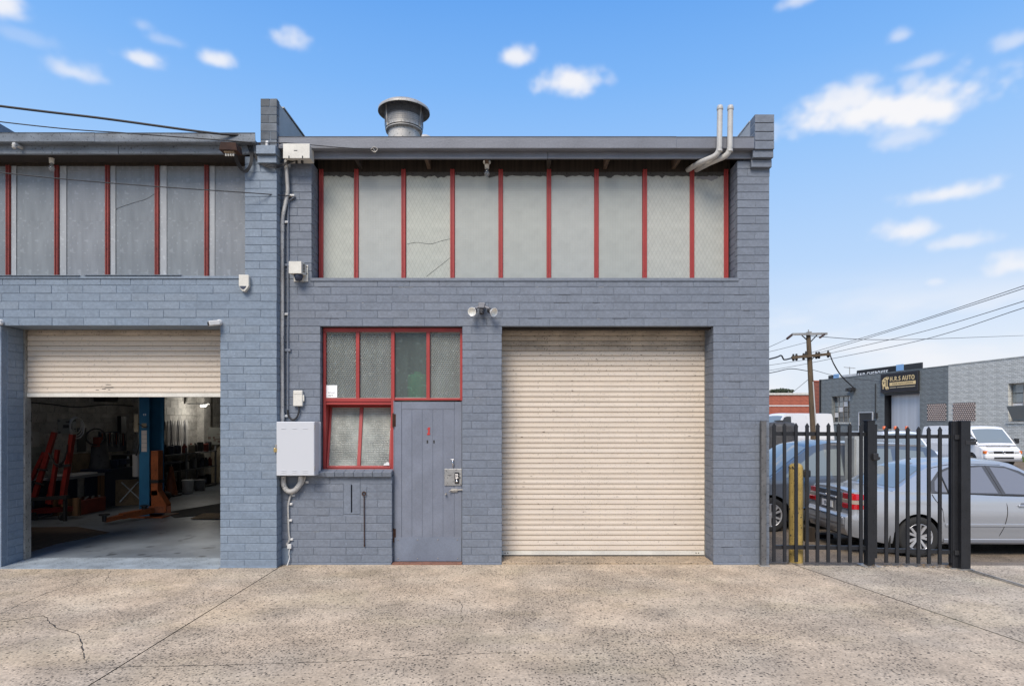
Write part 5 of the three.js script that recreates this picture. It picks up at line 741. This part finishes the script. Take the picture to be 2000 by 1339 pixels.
// dark blue wagon facing left, behind
{
  const paint = phys([.15, .17, .20], .28, { metalness: .5, clearcoat: .9, clearcoatRoughness: .06 });
  const t = thing('wagon', 'dark grey-blue wagon parked behind the yellow bollard, nose to the left', 'car'), L = 4.7;
  const v = vehicle({ L, W: .89, bottom: .22, R: .33, arches: [.95, 3.7], crown: .03, shoulder: [[0, 1.02], [.3, 1.06], [1.5, 1.04], [3.2, 1.0], [3.9, .95], [4.45, .8], [4.7, .66]], plan: [[0, .84], [.12, .94], [.4, .99], [1, 1], [3.6, 1], [4.3, .9], [4.7, .7]],
    cabin: { roof: [[.06, 1.05], [.3, 1.56], [.8, 1.66], [2.4, 1.70], [2.8, 1.63], [3.75, .99]], belt: [[0, 1.05], [1.5, 1.03], [3.2, .99], [3.8, .97]], wt: .64, h: 1.64, crown: .04 } });
  M('body', [v.geo, v.cabin], paint, t); M('underbody', box(.3, 4.4, .2, .65, -.62, .62), mk.dark, t);
  M('windscreen', v.topPatch(2.86, 3.68, .9, .006), carGlassPale, t); M('rear_window', v.topPatch(.1, .3, .85, .006), carGlassPale, t);
  for (const s of [1, -1]) { for (const p of [[[.45, 1.1], [.55, 1.52], [1.1, 1.57], [1.15, 1.09]], [[1.22, 1.09], [1.2, 1.575], [2.1, 1.585], [2.14, 1.075]], [[2.24, 1.07], [2.22, 1.58], [2.55, 1.56], [2.75, 1.5], [3.1, 1.27], [3.15, 1.06]], [[3.22, 1.05], [3.2, 1.2], [3.42, 1.07], [3.42, 1.035]]]) M('side_window', v.sidePoly(p, s, .008), carGlassPale, t); M('door_seam', [v.panelLine([[2.2, .3], [2.24, .7], [2.18, 1.05]], s), v.panelLine([[1.2, .6], [1.16, 1.08]], s), v.panelLine([[3.3, .35], [3.32, 1.0]], s)], mk.dark, t); for (const x of [1.4, 2.38]) { const p = v.pt(x, .9, s); M('door_handle', rbox(x - .1, x + .08, .885, .92, Math.min(p[2], p[2] + s * .03), Math.max(p[2], p[2] + s * .03), .01), mk.chrome, t); } M('trim_strip', v.bodyStrip(1.3, 3.3, .45, .05, .01, s), mk.chrome, t); M('wing_mirror', rbox(3.02, 3.16, 1.06, 1.2, s * .88, s * 1.08, .03), mk.black, t); M('headlight', v.bodyPatch(4.3, 4.62, .66, .8, .006, s, .4), mk.chrome, t); M('roof_rail', v.strip([[.5, 1.63], [1.5, 1.655], [2.4, 1.66]], .03, .0, s), mk.greyPlastic, t); }
  for (const x of [.95, 3.7]) for (const s of [1, -1]) wheel(.33, .2, t, x, s * .79, 0, s);
  at2(t, 8.55, -.285, -5.05, Math.PI - .06);
}
{
  const t = thing('cabinet', 'tall pale grey cabinet with rounded top between the wagon and the sedan', 'cabinet');
  M('case', at(prism([[-.15, 0], [.15, 0], [.15, 1.82], [.1, 1.9], [.0, 1.93], [-.12, 1.9], [-.15, 1.8]], -.18, .18, .02), 6.53, -.29, -3.92), mat([.42, .44, .43], .5, { map: T.plain }), t); M('door', at(rbox(-.13, .12, .1, 1.78, .18, .2, .008), 6.53, -.29, -3.92), mat([.46, .48, .47], .5, { map: T.plain }), t);
}
// white van facing the camera
const vanWhite = phys([.78, .79, .80], .35, { clearcoat: .6, clearcoatRoughness: .15 });
function van({ label, L, H, W, nose, x, y, z, phi, light }) {
  const t = thing('van', label, 'van'); const nb2 = L - nose;
  const v = vehicle({ L, W, bottom: .28, R: .32, arches: [.9, L - .85], crown: .02, shoulder: [[0, 1.06], [nb2, 1.08], [L - .5, 1.0], [L - .08, .84], [L, .7]], plan: [[0, .95], [.1, .99], [1, 1], [nb2, 1], [L - .25, .95], [L, .84]], sect: interp([[.2, .94], [.5, 1], [1.1, 1]]),
    cabin: { roof: [[.0, 1.06], [.04, H - .12], [.2, H], [nb2 - .85, H], [nb2 - .6, H - .04], [L - .42, 1.02]], belt: [[0, 1.05], [nb2, 1.07], [L - .4, 1.0]], wt: W * .86, h: H, crown: .04 } });
  M('body', [v.geo, v.cabin], vanWhite, t); M('underbody', box(.2, L - .2, .22, .6, -W * .7, W * .7), mk.dark, t);
  M('windscreen', v.topPatch(nb2 - .5, L - .52, .9, .008), carGlassPale, t);
  for (const s of [1, -1]) { M('side_window', v.sidePoly([[nb2 - 1.1, 1.16], [nb2 - 1.1, H - .2], [nb2 - .75, H - .2], [nb2 - .55, H - .28], [nb2 + .12, 1.28], [nb2 + .14, 1.14]], s, .008), winGlass, t); M('wing_mirror', rbox(nb2 - .05, nb2 + .08, 1.12, 1.36, s * (W + .02), s * (W + .2), .03), mk.black, t); M('door_seam', [v.panelLine([[nb2 - 1.2, .4], [nb2 - 1.2, H - .15]], s), v.panelLine([[nb2 - 2.3, .4], [nb2 - 2.3, H - .15]], s), v.panelLine([[.2, .95], [nb2 - 1.2, .95]], s)], mk.greyPlastic, t); }
  if (light) { const fx = L - .03; M('grille', rbox(fx - .02, fx + .035, .66, .78, -.46, .46, .01), mk.black, t); M('air_intake', rbox(fx, fx + .06, .42, .50, -.45, .45, .01), mk.black, t); M('bumper', rbox(L - .18, L + .06, .28, .42, -W * .9, W * .9, .04), mk.greyPlastic, t); M('front_panel', rbox(L - .25, L + .02, .42, .64, -W * .92, W * .92, .06, 3), vanWhite, t); M('badge', at(new THREE.TorusGeometry(.055, .012, 8, 20), fx + .04, .72, 0, Math.PI / 2), mk.chrome, t); for (const s of [1, -1]) { M('headlight', rbox(fx - .07, fx + .03, .655, .79, s * .47, s * .72, .015), mat([.75, .77, .78], .15, { metalness: .4 }), t); M('indicator', rbox(fx - .14, fx + .01, .655, .79, s * .725, s * .86, .015), phys([.7, .16, .02], .2, { clearcoat: .8 }), t); } M('wiper', [bar([L - .5, 1.02, .5], [L - .62, 1.14, -.1], .02, .02), bar([L - .5, 1.02, -.1], [L - .62, 1.14, -.6], .02, .02)], mk.black, t); M('bonnet_vent', bar([L - .36, .985, .55], [L - .36, .985, -.55], .05, .02), mk.black, t); }
  for (const xx of [.9, L - .85]) for (const s of [1, -1]) wheel(.32, .2, t, xx, s * (W - .1), 'steel', s);
  at2(t, x, y, z, phi); return t;
}
{
  const phi = 92 * Math.PI / 180, fx = 23.1, fz = -21.6, L = 4.9;
  van({ label: 'white van facing forward beside the pale grey brick wall', L, H: 1.92, W: .92, nose: .62, x: fx - Math.cos(phi) * L, y: -.32, z: fz - Math.sin(phi) * L, phi, light: true });
  van({ label: 'white high-roof van parked by the red brick building behind the power pole', L: 5.5, H: 2.75, W: 1.0, nose: .95, x: 22.6, y: -.32, z: -37.5, phi: Math.PI * .93, light: false });
}
// white utility with orange beacons
{
  const t = thing('utility_truck', 'white utility truck with orange beacons on its roof bar', 'truck'), L = 4.9;
  const v = vehicle({ L, W: .87, bottom: .32, R: .34, arches: [1.1, 4.05], crown: .03, shoulder: [[0, 1.05], [1.5, 1.05], [3.4, 1.02], [4.4, .95], [4.75, .85], [4.9, .7]], plan: [[0, .97], [1, 1], [4, 1], [4.6, .92], [4.9, .8]], cabin: { roof: [[1.62, 1.05], [1.75, 1.6], [2.0, 1.7], [2.75, 1.71], [2.95, 1.66], [3.7, 1.02]], belt: [[1.5, 1.04], [3.8, 1.0]], wt: .66, h: 1.68, crown: .04 } });
  M('body', [v.geo, v.cabin], vanWhite, t); M('underbody', box(.3, 4.6, .3, .7, -.6, .6), mk.dark, t); M('windscreen', v.topPatch(3.0, 3.64, .9, .006), carGlassPale, t);
  for (const s of [1, -1]) { M('side_window', v.sidePoly([[1.85, 1.1], [1.9, 1.58], [2.7, 1.6], [2.9, 1.55], [3.35, 1.22], [3.4, 1.09]], s, .008), carGlass, t); M('wing_mirror', rbox(3.1, 3.25, 1.08, 1.24, s * .86, s * 1.05, .03), mk.black, t); M('headlight', v.bodyPatch(4.5, 4.85, .72, .85, .01, s), mk.chrome, t); }
  M('roof_bar', bar([2.3, 1.80, -.65], [2.3, 1.80, .65], .05, .04), mk.zinc, t); for (const z of [-.5, -.05, .4]) M('beacon', at(lathe([[0, .14], [.06, .13], [.075, 0], [0, 0]], 14), 2.3, 1.82, z), phys([.65, .13, .04], .25), t);
  M('grille', rbox(4.86, 4.93, .62, .78, -.45, .45, .01), mk.black, t); for (const x of [1.1, 4.05]) for (const s of [1, -1]) wheel(.34, .22, t, x, s * .78, 'steel', s);
  const phi = 100 * Math.PI / 180, fx = 16.2, fz = -16.9; at2(t, fx - Math.cos(phi) * L, -.31, fz - Math.sin(phi) * L, phi);
}
// a grey hatchback further back on the left, only its roof and glass in view
{
  const t = thing('hatchback', 'pale grey hatchback roof seen over the wagon beside the building', 'car'), L = 4.2, p = phys([.30, .33, .36], .3, { metalness: .4, clearcoat: .8 });
  const v = vehicle({ L, W: .85, bottom: .22, R: .31, arches: [.85, 3.35], crown: .03, shoulder: [[0, .98], [2.8, .94], [3.7, .85], [4.2, .62]], plan: [[0, .88], [.3, .97], [3.5, 1], [4.2, .75]], cabin: { roof: [[.05, 1.0], [.5, 1.42], [1.2, 1.5], [2.0, 1.5], [3.1, .94]], belt: [[0, .99], [3.2, .93]], wt: .58, h: 1.47, crown: .04 } });
  M('body', [v.geo, v.cabin], p, t); M('windscreen', v.topPatch(2.1, 3.0, .9, .006), carGlassPale, t); for (const s of [1, -1]) { M('side_window', v.sidePoly([[.6, 1.02], [.75, 1.38], [1.9, 1.42], [2.8, 1.0]], s, .008), carGlass, t); for (const x of [.85, 3.35]) wheel(.31, .19, t, x, s * .76, 0, s); } M('underbody', box(.3, 3.9, .2, .6, -.6, .6), mk.dark, t);
  at2(t, 9.6, -.29, -8.6, Math.PI);
}
// ---------------------------------------------------------------- buildings across the yard
{
  // long grey brick front running away from the camera: local x along the wall, face at local z = 0
  const A = new THREE.Vector3(25.7, -.33, -44.4), B = new THREE.Vector3(27.6, -.33, -26), dir = B.clone().sub(A).normalize(), ang = Math.atan2(-dir.z, dir.x), len = A.distanceTo(B), up = 5.66;
  const t = thing('brick_warehouse', 'long grey painted brick warehouse with sign and roller door across the yard', 'building');
  // the x along the wall at which a line of sight of tangent k from the camera meets it
  const hit = (u) => { const k = (u - 1000) / 1232, ox = A.x, oz = DIST - A.z; return (k * oz - ox) / (dir.x + k * dir.z); };
  const ht = (u, v) => { const s = hit(u), z = A.z + dir.z * s; return EYE - (v - 825) * (DIST - z) / 1232 + .33; };
  const seam = hit(1853), end = len + 9;
  const w0 = hit(1625), w1 = hit(1661), d0 = hit(1728), d1 = hit(1797), r0 = hit(1970), r1 = r0 + 3.6, wy0 = ht(1640, 825), wy1 = ht(1640, 773), dTop = ht(1760, 766), ry0 = ht(1985, 823), ry1 = ht(1985, 748), D = -.4;
  M('wall', [box(0, w0, 0, up, D, 0), box(w0, w1, 0, wy0, D, 0), box(w0, w1, wy1, up, D, 0), box(w1, d0, 0, up, D, 0), box(d0, d1, dTop, up, D, 0), box(d1, seam, 0, up, D, 0), box(0, .3, 0, up, -14, D)], mk.hrsDark, t);
  const s0 = hit(1862), s1 = hit(1906), s2 = hit(1812), s3 = hit(1849), gy0 = ht(1883, 822), gy1 = ht(1883, 786), gy2 = ht(1830, 821), gy3 = ht(1830, 788);
  M('wall', [box(seam, r0, 0, up, D, 0), box(r0, r1, 0, ry0, D, 0), box(r0, r1, ry1, up, D, 0), box(r1, end, 0, up, D, 0)], mk.hrsPale, t);
  M('parapet_coping', box(seam, end, up, up + .06, D - .02, .02), mk.hrsPale, t); M('parapet_coping', box(0, seam, up - .02, up + .03, D - .02, .015), mk.hrsDark, t);
  M('roof', box(0, end, up - .7, up - .6, D, -14), mk.roller, t); M('rear_wall', box(0, end, 0, up - .6, -14, -13.8), mk.hrsDark, t); M('end_pier', box(-.12, .0, 0, up + .05, D, .1), mk.steelBlack, t);
  const win = (x0, x1, y0, y1, nx, ny, label) => { const f = M('window', [box(x0, x1, y0, y0 + .06, -.3, -.2), box(x0, x1, y1 - .06, y1, -.3, -.2), ...Array.from({ length: nx + 1 }, (_, i) => box(lerp(x0, x1, i / nx) - .02, lerp(x0, x1, i / nx) + .02, y0 + .06, y1 - .06, -.3, -.2))], mk.zinc, t); for (let i = 0; i < nx; i++) for (let j = 0; j < ny; j++) { const k = (i * 7 + j * 5) % 6; const a = lerp(x0, x1, i / nx) + .02, b = lerp(x0, x1, (i + 1) / nx) - .02, c = lerp(y0, y1, j / ny), d = lerp(y0, y1, (j + 1) / ny) - .04; M('pane', box(a, b, c, d, -.26, -.25), k < 3 ? winGlass : k < 5 ? carGlassPale : mk.paper, f); } M('sill', box(x0 - .08, x1 + .08, y0 - .1, y0, -.3, .06), mk.hrsPale, f); };
  win(w0, w1, wy0, wy1, 4, 5); win(r0, r1, ry0, ry1, 5, 4);
  M('tilted_sash', at(box(-.9, .9, 0, .9, -.02, .02), r0 + 1.1, ry0 + .05, -.1, 0, .45), carGlassPale, t);
  // roller door in a recess
  const rd = M('roller_door', box(d0, d0 + .2, 0, dTop, -1.0, D), mk.steelBlack, t); M('door_return', box(d0, d0 + .02, 0, dTop, D, 0), mk.steelBlack, t); M('door_head', box(d0, d1, dTop - .15, dTop, -.9, -.02), mk.black, t);
  const sg = prism([[0, 0], [.03, .02], [.03, .07], [0, .1], [-.03, .1], [-.03, 0]], 0, d1 - d0 - .2).rotateY(Math.PI / 2); for (let i = 0; i < Math.floor(dTop / .1); i++) { const m = M('slat', sg, mk.roller, rd); m.position.set(d0 + .2, i * .1, -.42); m.rotation.y = 0; m.scale.set(1, 1, 1); }
  // pierced brick screens: dark openings between staggered pale bricks
  for (const [a, b, c, e, n] of [[s2, s3, gy2, gy3, 10], [s0, s1, gy0, gy1, 11]]) { const f = M('vent_screen', box(a, b, c, e, .002, .006), mk.dark, t), g = [], rows = 9, rh = (e - c) / rows, cw = (b - a) / n; for (let j = 0; j < rows; j++) for (let i = 0; i < n; i++) g.push(box(a + (i + (j % 2 ? .5 : 0)) * cw, a + (i + (j % 2 ? .5 : 0)) * cw + cw * .56, c + j * rh, c + j * rh + rh * .74, .006, .03)); M('screen_brick', g, mat([.48, .40, .37], .85), f).userData.kind = 'stuff'; }
  M('service_door', [box(hit(1680), hit(1705), 0, ht(1692, 806), .005, .03)], mk.steelBlack, t); M('door_trim', [bar([hit(1679), 0, .04], [hit(1679), ht(1692, 805), .04], .08, .06), bar([hit(1706), 0, .04], [hit(1706), ht(1692, 805), .04], .08, .06), bar([hit(1679), ht(1692, 805), .04], [hit(1706), ht(1692, 805), .04], .08, .06)], mk.roller, t);
  M('wall_pipe', [rod([hit(1711.5), ht(1711, 812), .05], [hit(1711.5), ht(1711, 749), .05], .03), rbox(hit(1711), hit(1715), ht(1712, 817), ht(1712, 806), .02, .12)], mk.black, t);
  M('wall_lamp', [rbox(hit(1661), hit(1665), ht(1662, 764), ht(1662, 758), 0, .4), rbox(hit(1667), hit(1672), ht(1668, 763), ht(1668, 757), 0, .4)], mk.black, t);
  t.userData.placed = true; t.position.copy(A); t.rotation.y = ang;
  // shop sign on the wall
  const sgx0 = hit(1724), sgx1 = hit(1797.5), sy0 = ht(1760, 764.5), sy1 = ht(1760, 727);
  const sign = thing('shop_sign', 'black and gold auto workshop sign above the grey roller door', 'sign'); M('panel', rbox(sgx0, sgx1, sy0, sy1, .02, .14, .01), mk.black, sign);
  const art = textTex(1024, 512, (g, w, h) => {
    g.fillStyle = '#1b181d'; g.fillRect(0, 0, w, h); g.strokeStyle = '#4a454c'; g.lineWidth = 6; g.strokeRect(6, 6, w - 12, h - 12); g.fillStyle = '#e4c891';
    g.beginPath(); g.moveTo(60, 150); g.lineTo(110, 100); g.lineTo(190, 100); g.lineTo(190, 130); g.lineTo(125, 130); g.lineTo(95, 165); g.lineTo(150, 165); g.lineTo(150, 350); g.lineTo(60, 350); g.lineTo(40, 270); g.lineTo(40, 190); g.closePath(); g.fill(); g.fillRect(60, 350, 26, 70); g.fillRect(130, 350, 20, 50); g.fillStyle = '#1b181d'; g.beginPath(); g.arc(90, 255, 22, 0, 7); g.fill(); g.fillStyle = '#e4c891';
    g.fillRect(178, 170, 26, 190); for (const y of [120, 400]) { g.beginPath(); g.arc(191, y, 48, 0, 7); g.fill(); } g.fillStyle = '#1b181d'; g.fillRect(178, 50, 26, 70); g.fillRect(178, 405, 26, 70); g.fillStyle = '#e4c891';
    g.font = 'bold 170px sans-serif'; g.save(); g.translate(262, 215); g.scale(.86, 1); g.fillText('H.R.S AUTO', 0, 0, 800); g.restore(); g.fillRect(262, 252, 710, 92); g.fillStyle = '#1b181d'; g.font = 'bold 66px sans-serif'; g.save(); g.translate(330, 322); g.fillText('YOUR AUTO EXPERTS', 0, 0, 580); g.restore(); g.fillStyle = '#d9c9a6'; for (let i = 0; i < 34; i++) if (i !== 9) g.fillRect(268 + i * 20.5, 385, 12, 26);
  });
  card(sgx1 - sgx0 - .04, sy1 - sy0 - .04, art, 0, 'print', sign, (sgx0 + sgx1) / 2, (sy0 + sy1) / 2, .146);
  sign.userData.placed = true; sign.position.copy(A); sign.rotation.y = ang;
  // billboard behind the parapet, its lettering cut off by the wall
  const bb = thing('roof_billboard', 'black roof billboard with white letters half hidden by the parapet', 'billboard'); const b0 = hit(1655), b1 = hit(1779), by = up + .02;
  M('panel', box(b0, b1, up - 1.0, up + .52, -.9, -.8), mk.black, bb); M('panel', box(.05, hit(1618), up - .5, up + .36, -.7, -.6), mk.black, bb);
  M('blue_patch', box(hit(1731), hit(1745), up - .1, up + .56, -.79, -.77), mat([.25, .45, .72], .6), bb); M('blue_patch', box(hit(1616), hit(1626), up - .1, up + .42, -.59, -.55), mat([.25, .45, .72], .6), bb); M('pale_panel', box(hit(1626), b0, up - .4, up + .3, -.9, -.85), mk.white, bb);
  const lt = textTex(1024, 128, (g, w, h) => { g.fillStyle = '#141416'; g.fillRect(0, 0, w, h); g.fillStyle = '#f2f2f0'; g.font = 'bold 110px sans-serif'; g.fillText('GRAND CHEROKEE', -140, 108, 1150); });
  card(hit(1731) - b0, .6, lt, 0, 'print', bb, (b0 + hit(1731)) / 2, up + .13, -.79);
  M('brace', [bar([b0 + 1, up - .6, -1.6], [b0 + 1, up + .2, -.9], .06, .06), bar([b1 - 1, up - .6, -1.6], [b1 - 1, up + .2, -.9], .06, .06)], mk.zinc, bb);
  bb.userData.placed = true; bb.position.copy(A); bb.rotation.y = ang;
  const ant = thing('aerial', 'small aerial on the warehouse roof', 'aerial'); M('mast', rod([0, 0, 0], [0, 1.5, 0], .03), mk.zinc, ant); M('bar', bar([-.45, 1.48, 0], [.45, 1.4, 0], .04, .04), mk.zinc, ant); ant.userData.placed = true; const ap = hit(1635.5); ant.position.set(A.x + dir.x * ap + 1, up - .93, A.z + dir.z * ap); 
  // weeds along the wall foot
  { const q = rng(29), g = []; for (let i = 0; i < 260; i++) { const x = hit(1965) + q() * 4, z = .15 + q() * .5, h = .12 + q() * .25; g.push(bar([x, 0, z], [x + (q() - .5) * .12, h, z + (q() - .5) * .12], .02, .012)); } const o = M('grass', g, mat([.10, .16, .03], .9), scene); o.position.copy(A); o.rotation.y = ang; o.userData = { label: 'green weeds at the foot of the pale brick wall', category: 'grass', kind: 'stuff', placed: true }; }

  const Q = (u, v, d) => [(u - 1000) * d / 1232, EYE - (v - 825) * d / 1232, DIST - d];
  const rb = thing('brick_building', 'low red brick building with pale coping behind the power pole', 'building');
  { const d = 62, x0 = Q(1440, 0, d)[0], x1 = Q(1589, 0, d)[0], y1 = Q(0, 768, d)[1], z = DIST - d; M('wall', box(x0, x1, -.33, y1 - .15, z - 8, z), mk.redBrick, rb); M('coping', box(x0 - .1, x1 + .1, y1 - .15, y1 + .05, z - 8, z + .1), mk.ivory, rb); M('band', box(x0, x1, Q(0, 793, d)[1], Q(0, 791, d)[1], z, z + .05), mk.paper, rb); M('sign_board', box(Q(1524, 0, d)[0], Q(1560, 0, d)[0], Q(0, 816, d)[1], Q(0, 809, d)[1], z, z + .15), mk.white, rb); }
  const rb2 = thing('brick_building', 'tall dark red brick wall end just left of the grey warehouse', 'building');
  { const d = 56, x0 = Q(1589, 0, d)[0], x1 = Q(1606, 0, d)[0], y1 = Q(0, 745, d)[1], z = DIST - d; M('wall', box(x0, x1, -.33, y1, z - .8, z), mat([.30, .10, .07], .85, { map: T.farBrick }), rb2); M('coping', box(x0, x1, y1, y1 + .1, z - .8, z + .05), mk.redBrick, rb2); }
  // storage tank by the fence of the far yard
  const tk = thing('storage_tank', 'dark grey ribbed water tank beyond the parked cars', 'tank'); { const d = 34, c = Q(1524, 0, d); M('shell', at(lathe([[0, 0], [.8, 0], [.82, .1], [.8, .2], [.82, .6], [.8, .7], [.82, 1.2], [.8, 1.3], [.82, 1.9], [.7, 2.1], [0, 2.2]], 28), c[0], -.32, c[2]), mat([.09, .09, .095], .7, { map: T.dirt }), tk); M('lid', at(lathe([[0, .08], [.28, .06], [.3, 0]], 18), c[0], 1.86, c[2]), mk.dark, tk); }
  // tree line far away
  for (const [u, v, w, h, d, label] of [[1524, 768, 1.7, 1.2, 100, 'small dark treetop showing over the red brick building']]) {
    const tr = thing('tree', label, 'tree'), p = Q(u, v, d), q = rng(77), g = [], lg = new THREE.TetrahedronGeometry(.14); M('trunk', rod([p[0], -.33, p[2]], [p[0], p[1] - .4, p[2]], .22, 8, .1), mk.pole, tr);
    for (let i = 0; i < 900; i++) { const a = q() * 6.28, r = Math.sqrt(q()), yy = (q() - .35) * h * 1.1 * (1.05 - r * .5); g.push(at(lg.clone(), p[0] + Math.cos(a) * r * w * (1 + .3 * Math.sin(a * 3)), p[1] + yy, p[2] + Math.sin(a) * r * w, q() * 6, q() * 6)); } M('crown', g, mat([.05, .065, .035], .9), tr);
  }
  // power pole and its wires
  const pd = 38, pole = thing('power_pole', 'weathered timber power pole with two crossarms', 'power pole'), PP = (u, v, d = pd) => Q(u, v, d);
  M('pole', rod([PP(1592, 850)[0], -.32, DIST - pd], PP(1579, 650), .2, 14, .13), mk.pole, pole);
  M('crossarm', [bar(PP(1548, 652.5, pd - .3), PP(1616, 651.5, pd - .1), .1, .13)], mk.zinc, pole); M('crossarm', [bar(PP(1547, 698, pd - .3), PP(1622, 691, pd - .1), .12, .16)], mk.pole, pole);
  M('brace', [bar(PP(1565, 653), PP(1580, 667), .06, .05), bar(PP(1597, 653), PP(1583, 668), .06, .05), bar(PP(1573, 695), PP(1583, 702), .06, .05), bar(PP(1594, 694), PP(1585, 702), .06, .05)], mk.dark, pole);
  M('pole_cap', [rbox(PP(1577, 0)[0], PP(1583, 0)[0], PP(0, 651)[1], PP(0, 648)[1], DIST - pd - .2, DIST - pd + .2), rod(PP(1579.5, 648), PP(1579.5, 643.5), .03)], mk.zinc, pole);
  for (const [u, v] of [[1550, 697.5], [1556, 697], [1570, 696], [1595, 693.5], [1600, 693], [1618, 691], [1575, 692]]) M('insulator', at(lathe([[0, -.22], [.05, -.22], [.09, -.12], [.05, -.06], [.09, 0], [.05, .2], [0, .2]], 10), ...PP(u, v)), mk.dark, pole);
  M('strain_insulator', rod(PP(1548, 653), PP(1538, 661, pd - 1), .07, 8), mk.rusty, pole); M('strain_insulator', rod(PP(1612, 652), PP(1602, 659, pd - 1), .06, 8), mk.rusty, pole);
  M('guard_pipe', rod([PP(1595, 0)[0], -.3, DIST - pd + .2], PP(1588.5, 745, pd - .2), .04, 8), mk.pvc, pole);
  const line = (pts, r, label) => solo('power_line', tube(pts.map(([u, v, d]) => Q(u, v, d)), r, 50, 5), mk.wire, label, 'wire', 'power lines');
  let nl = 0; const pl = () => ['second highest', 'highest', 'third highest', 'lowest'][nl++] + ' of four power lines rising right from the pole over the warehouse';
  line([[1600, 689, pd], [1750, 643, 30], [2000, 563, 22], [2160, 505, 19]], .013, pl()); line([[1583, 689, pd], [1760, 637, 30], [2000, 558, 22.5], [2160, 500, 19]], .013, pl()); line([[1621, 690, pd], [1800, 648, 29], [2000, 588, 22], [2160, 535, 18]], .013, pl()); line([[1586, 708, pd], [1800, 664, 29], [2000, 601, 22], [2160, 552, 18]], .013, pl());
  line([[1580, 656, pd], [1750, 663, 45], [2000, 655, 70]], .02, 'thin level power line running right from the pole top');
  let nr = 0; const pr = () => ['highest', 'second highest', 'second lowest', 'lowest', 'middle'][nr++] + ' of five power lines running left from the pole';
  line([[1538, 661, pd - 1], [1515, 672, 33], [1440, 705, 28]], .012, pr()); line([[1577, 668, pd], [1510, 685, 36], [1440, 700, 34]], .012, pr()); line([[1577, 710, pd], [1510, 722, 36], [1440, 733, 34]], .012, pr()); line([[1577, 724, pd], [1545, 720, 36], [1510, 727, 34], [1440, 740, 32]], .022, pr()); line([[1577, 702, pd], [1510, 712, 36], [1440, 722, 34]], .012, pr());
  line([[1547, 699, pd], [1532, 702, pd - 1], [1526, 694, pd - 1.5], [1511, 699, pd - 3], [1440, 715, 32]], .045, 'thick black looped cable at the left end of the lower crossarm');
  line([[1621, 691, pd], [1630, 712, pd - .5], [1645, 735, pd + .5], [1668, 757, pd + 1.3]], .04, 'thick black service cable sagging from the pole to the warehouse lamp');
  line([[1588, 722, pd], [1640, 735, pd + 1], [1730, 746, 40]], .014, 'thin wire from the pole to the shop sign'); line([[1580, 740, pd], [1552, 763, pd + 8], [1548, 765, 50]], .014, 'thin stay wire sloping from the pole to the red brick coping');
}

// ---------------------------------------------------------------- set every thing's origin at its base
{
  const bb = new THREE.Box3();
  for (const o of [...scene.children]) {
    if (o.isLight || !(o.isMesh || o.isGroup) || o.userData.placed) { if (o.userData) delete o.userData.placed; continue; }
    if (o.userData.kind === 'structure' || o.position.lengthSq() > 0) continue;
    bb.setFromObject(o); if (bb.isEmpty()) continue;
    const p = new THREE.Vector3((bb.min.x + bb.max.x) / 2, bb.min.y, (bb.min.z + bb.max.z) / 2);
    if (o.isMesh) o.geometry = o.geometry.clone().translate(-p.x, -p.y, -p.z);
    for (const c of o.children) c.position.sub(p);
    o.position.copy(p);
  }
}
renderer.render(scene, camera);
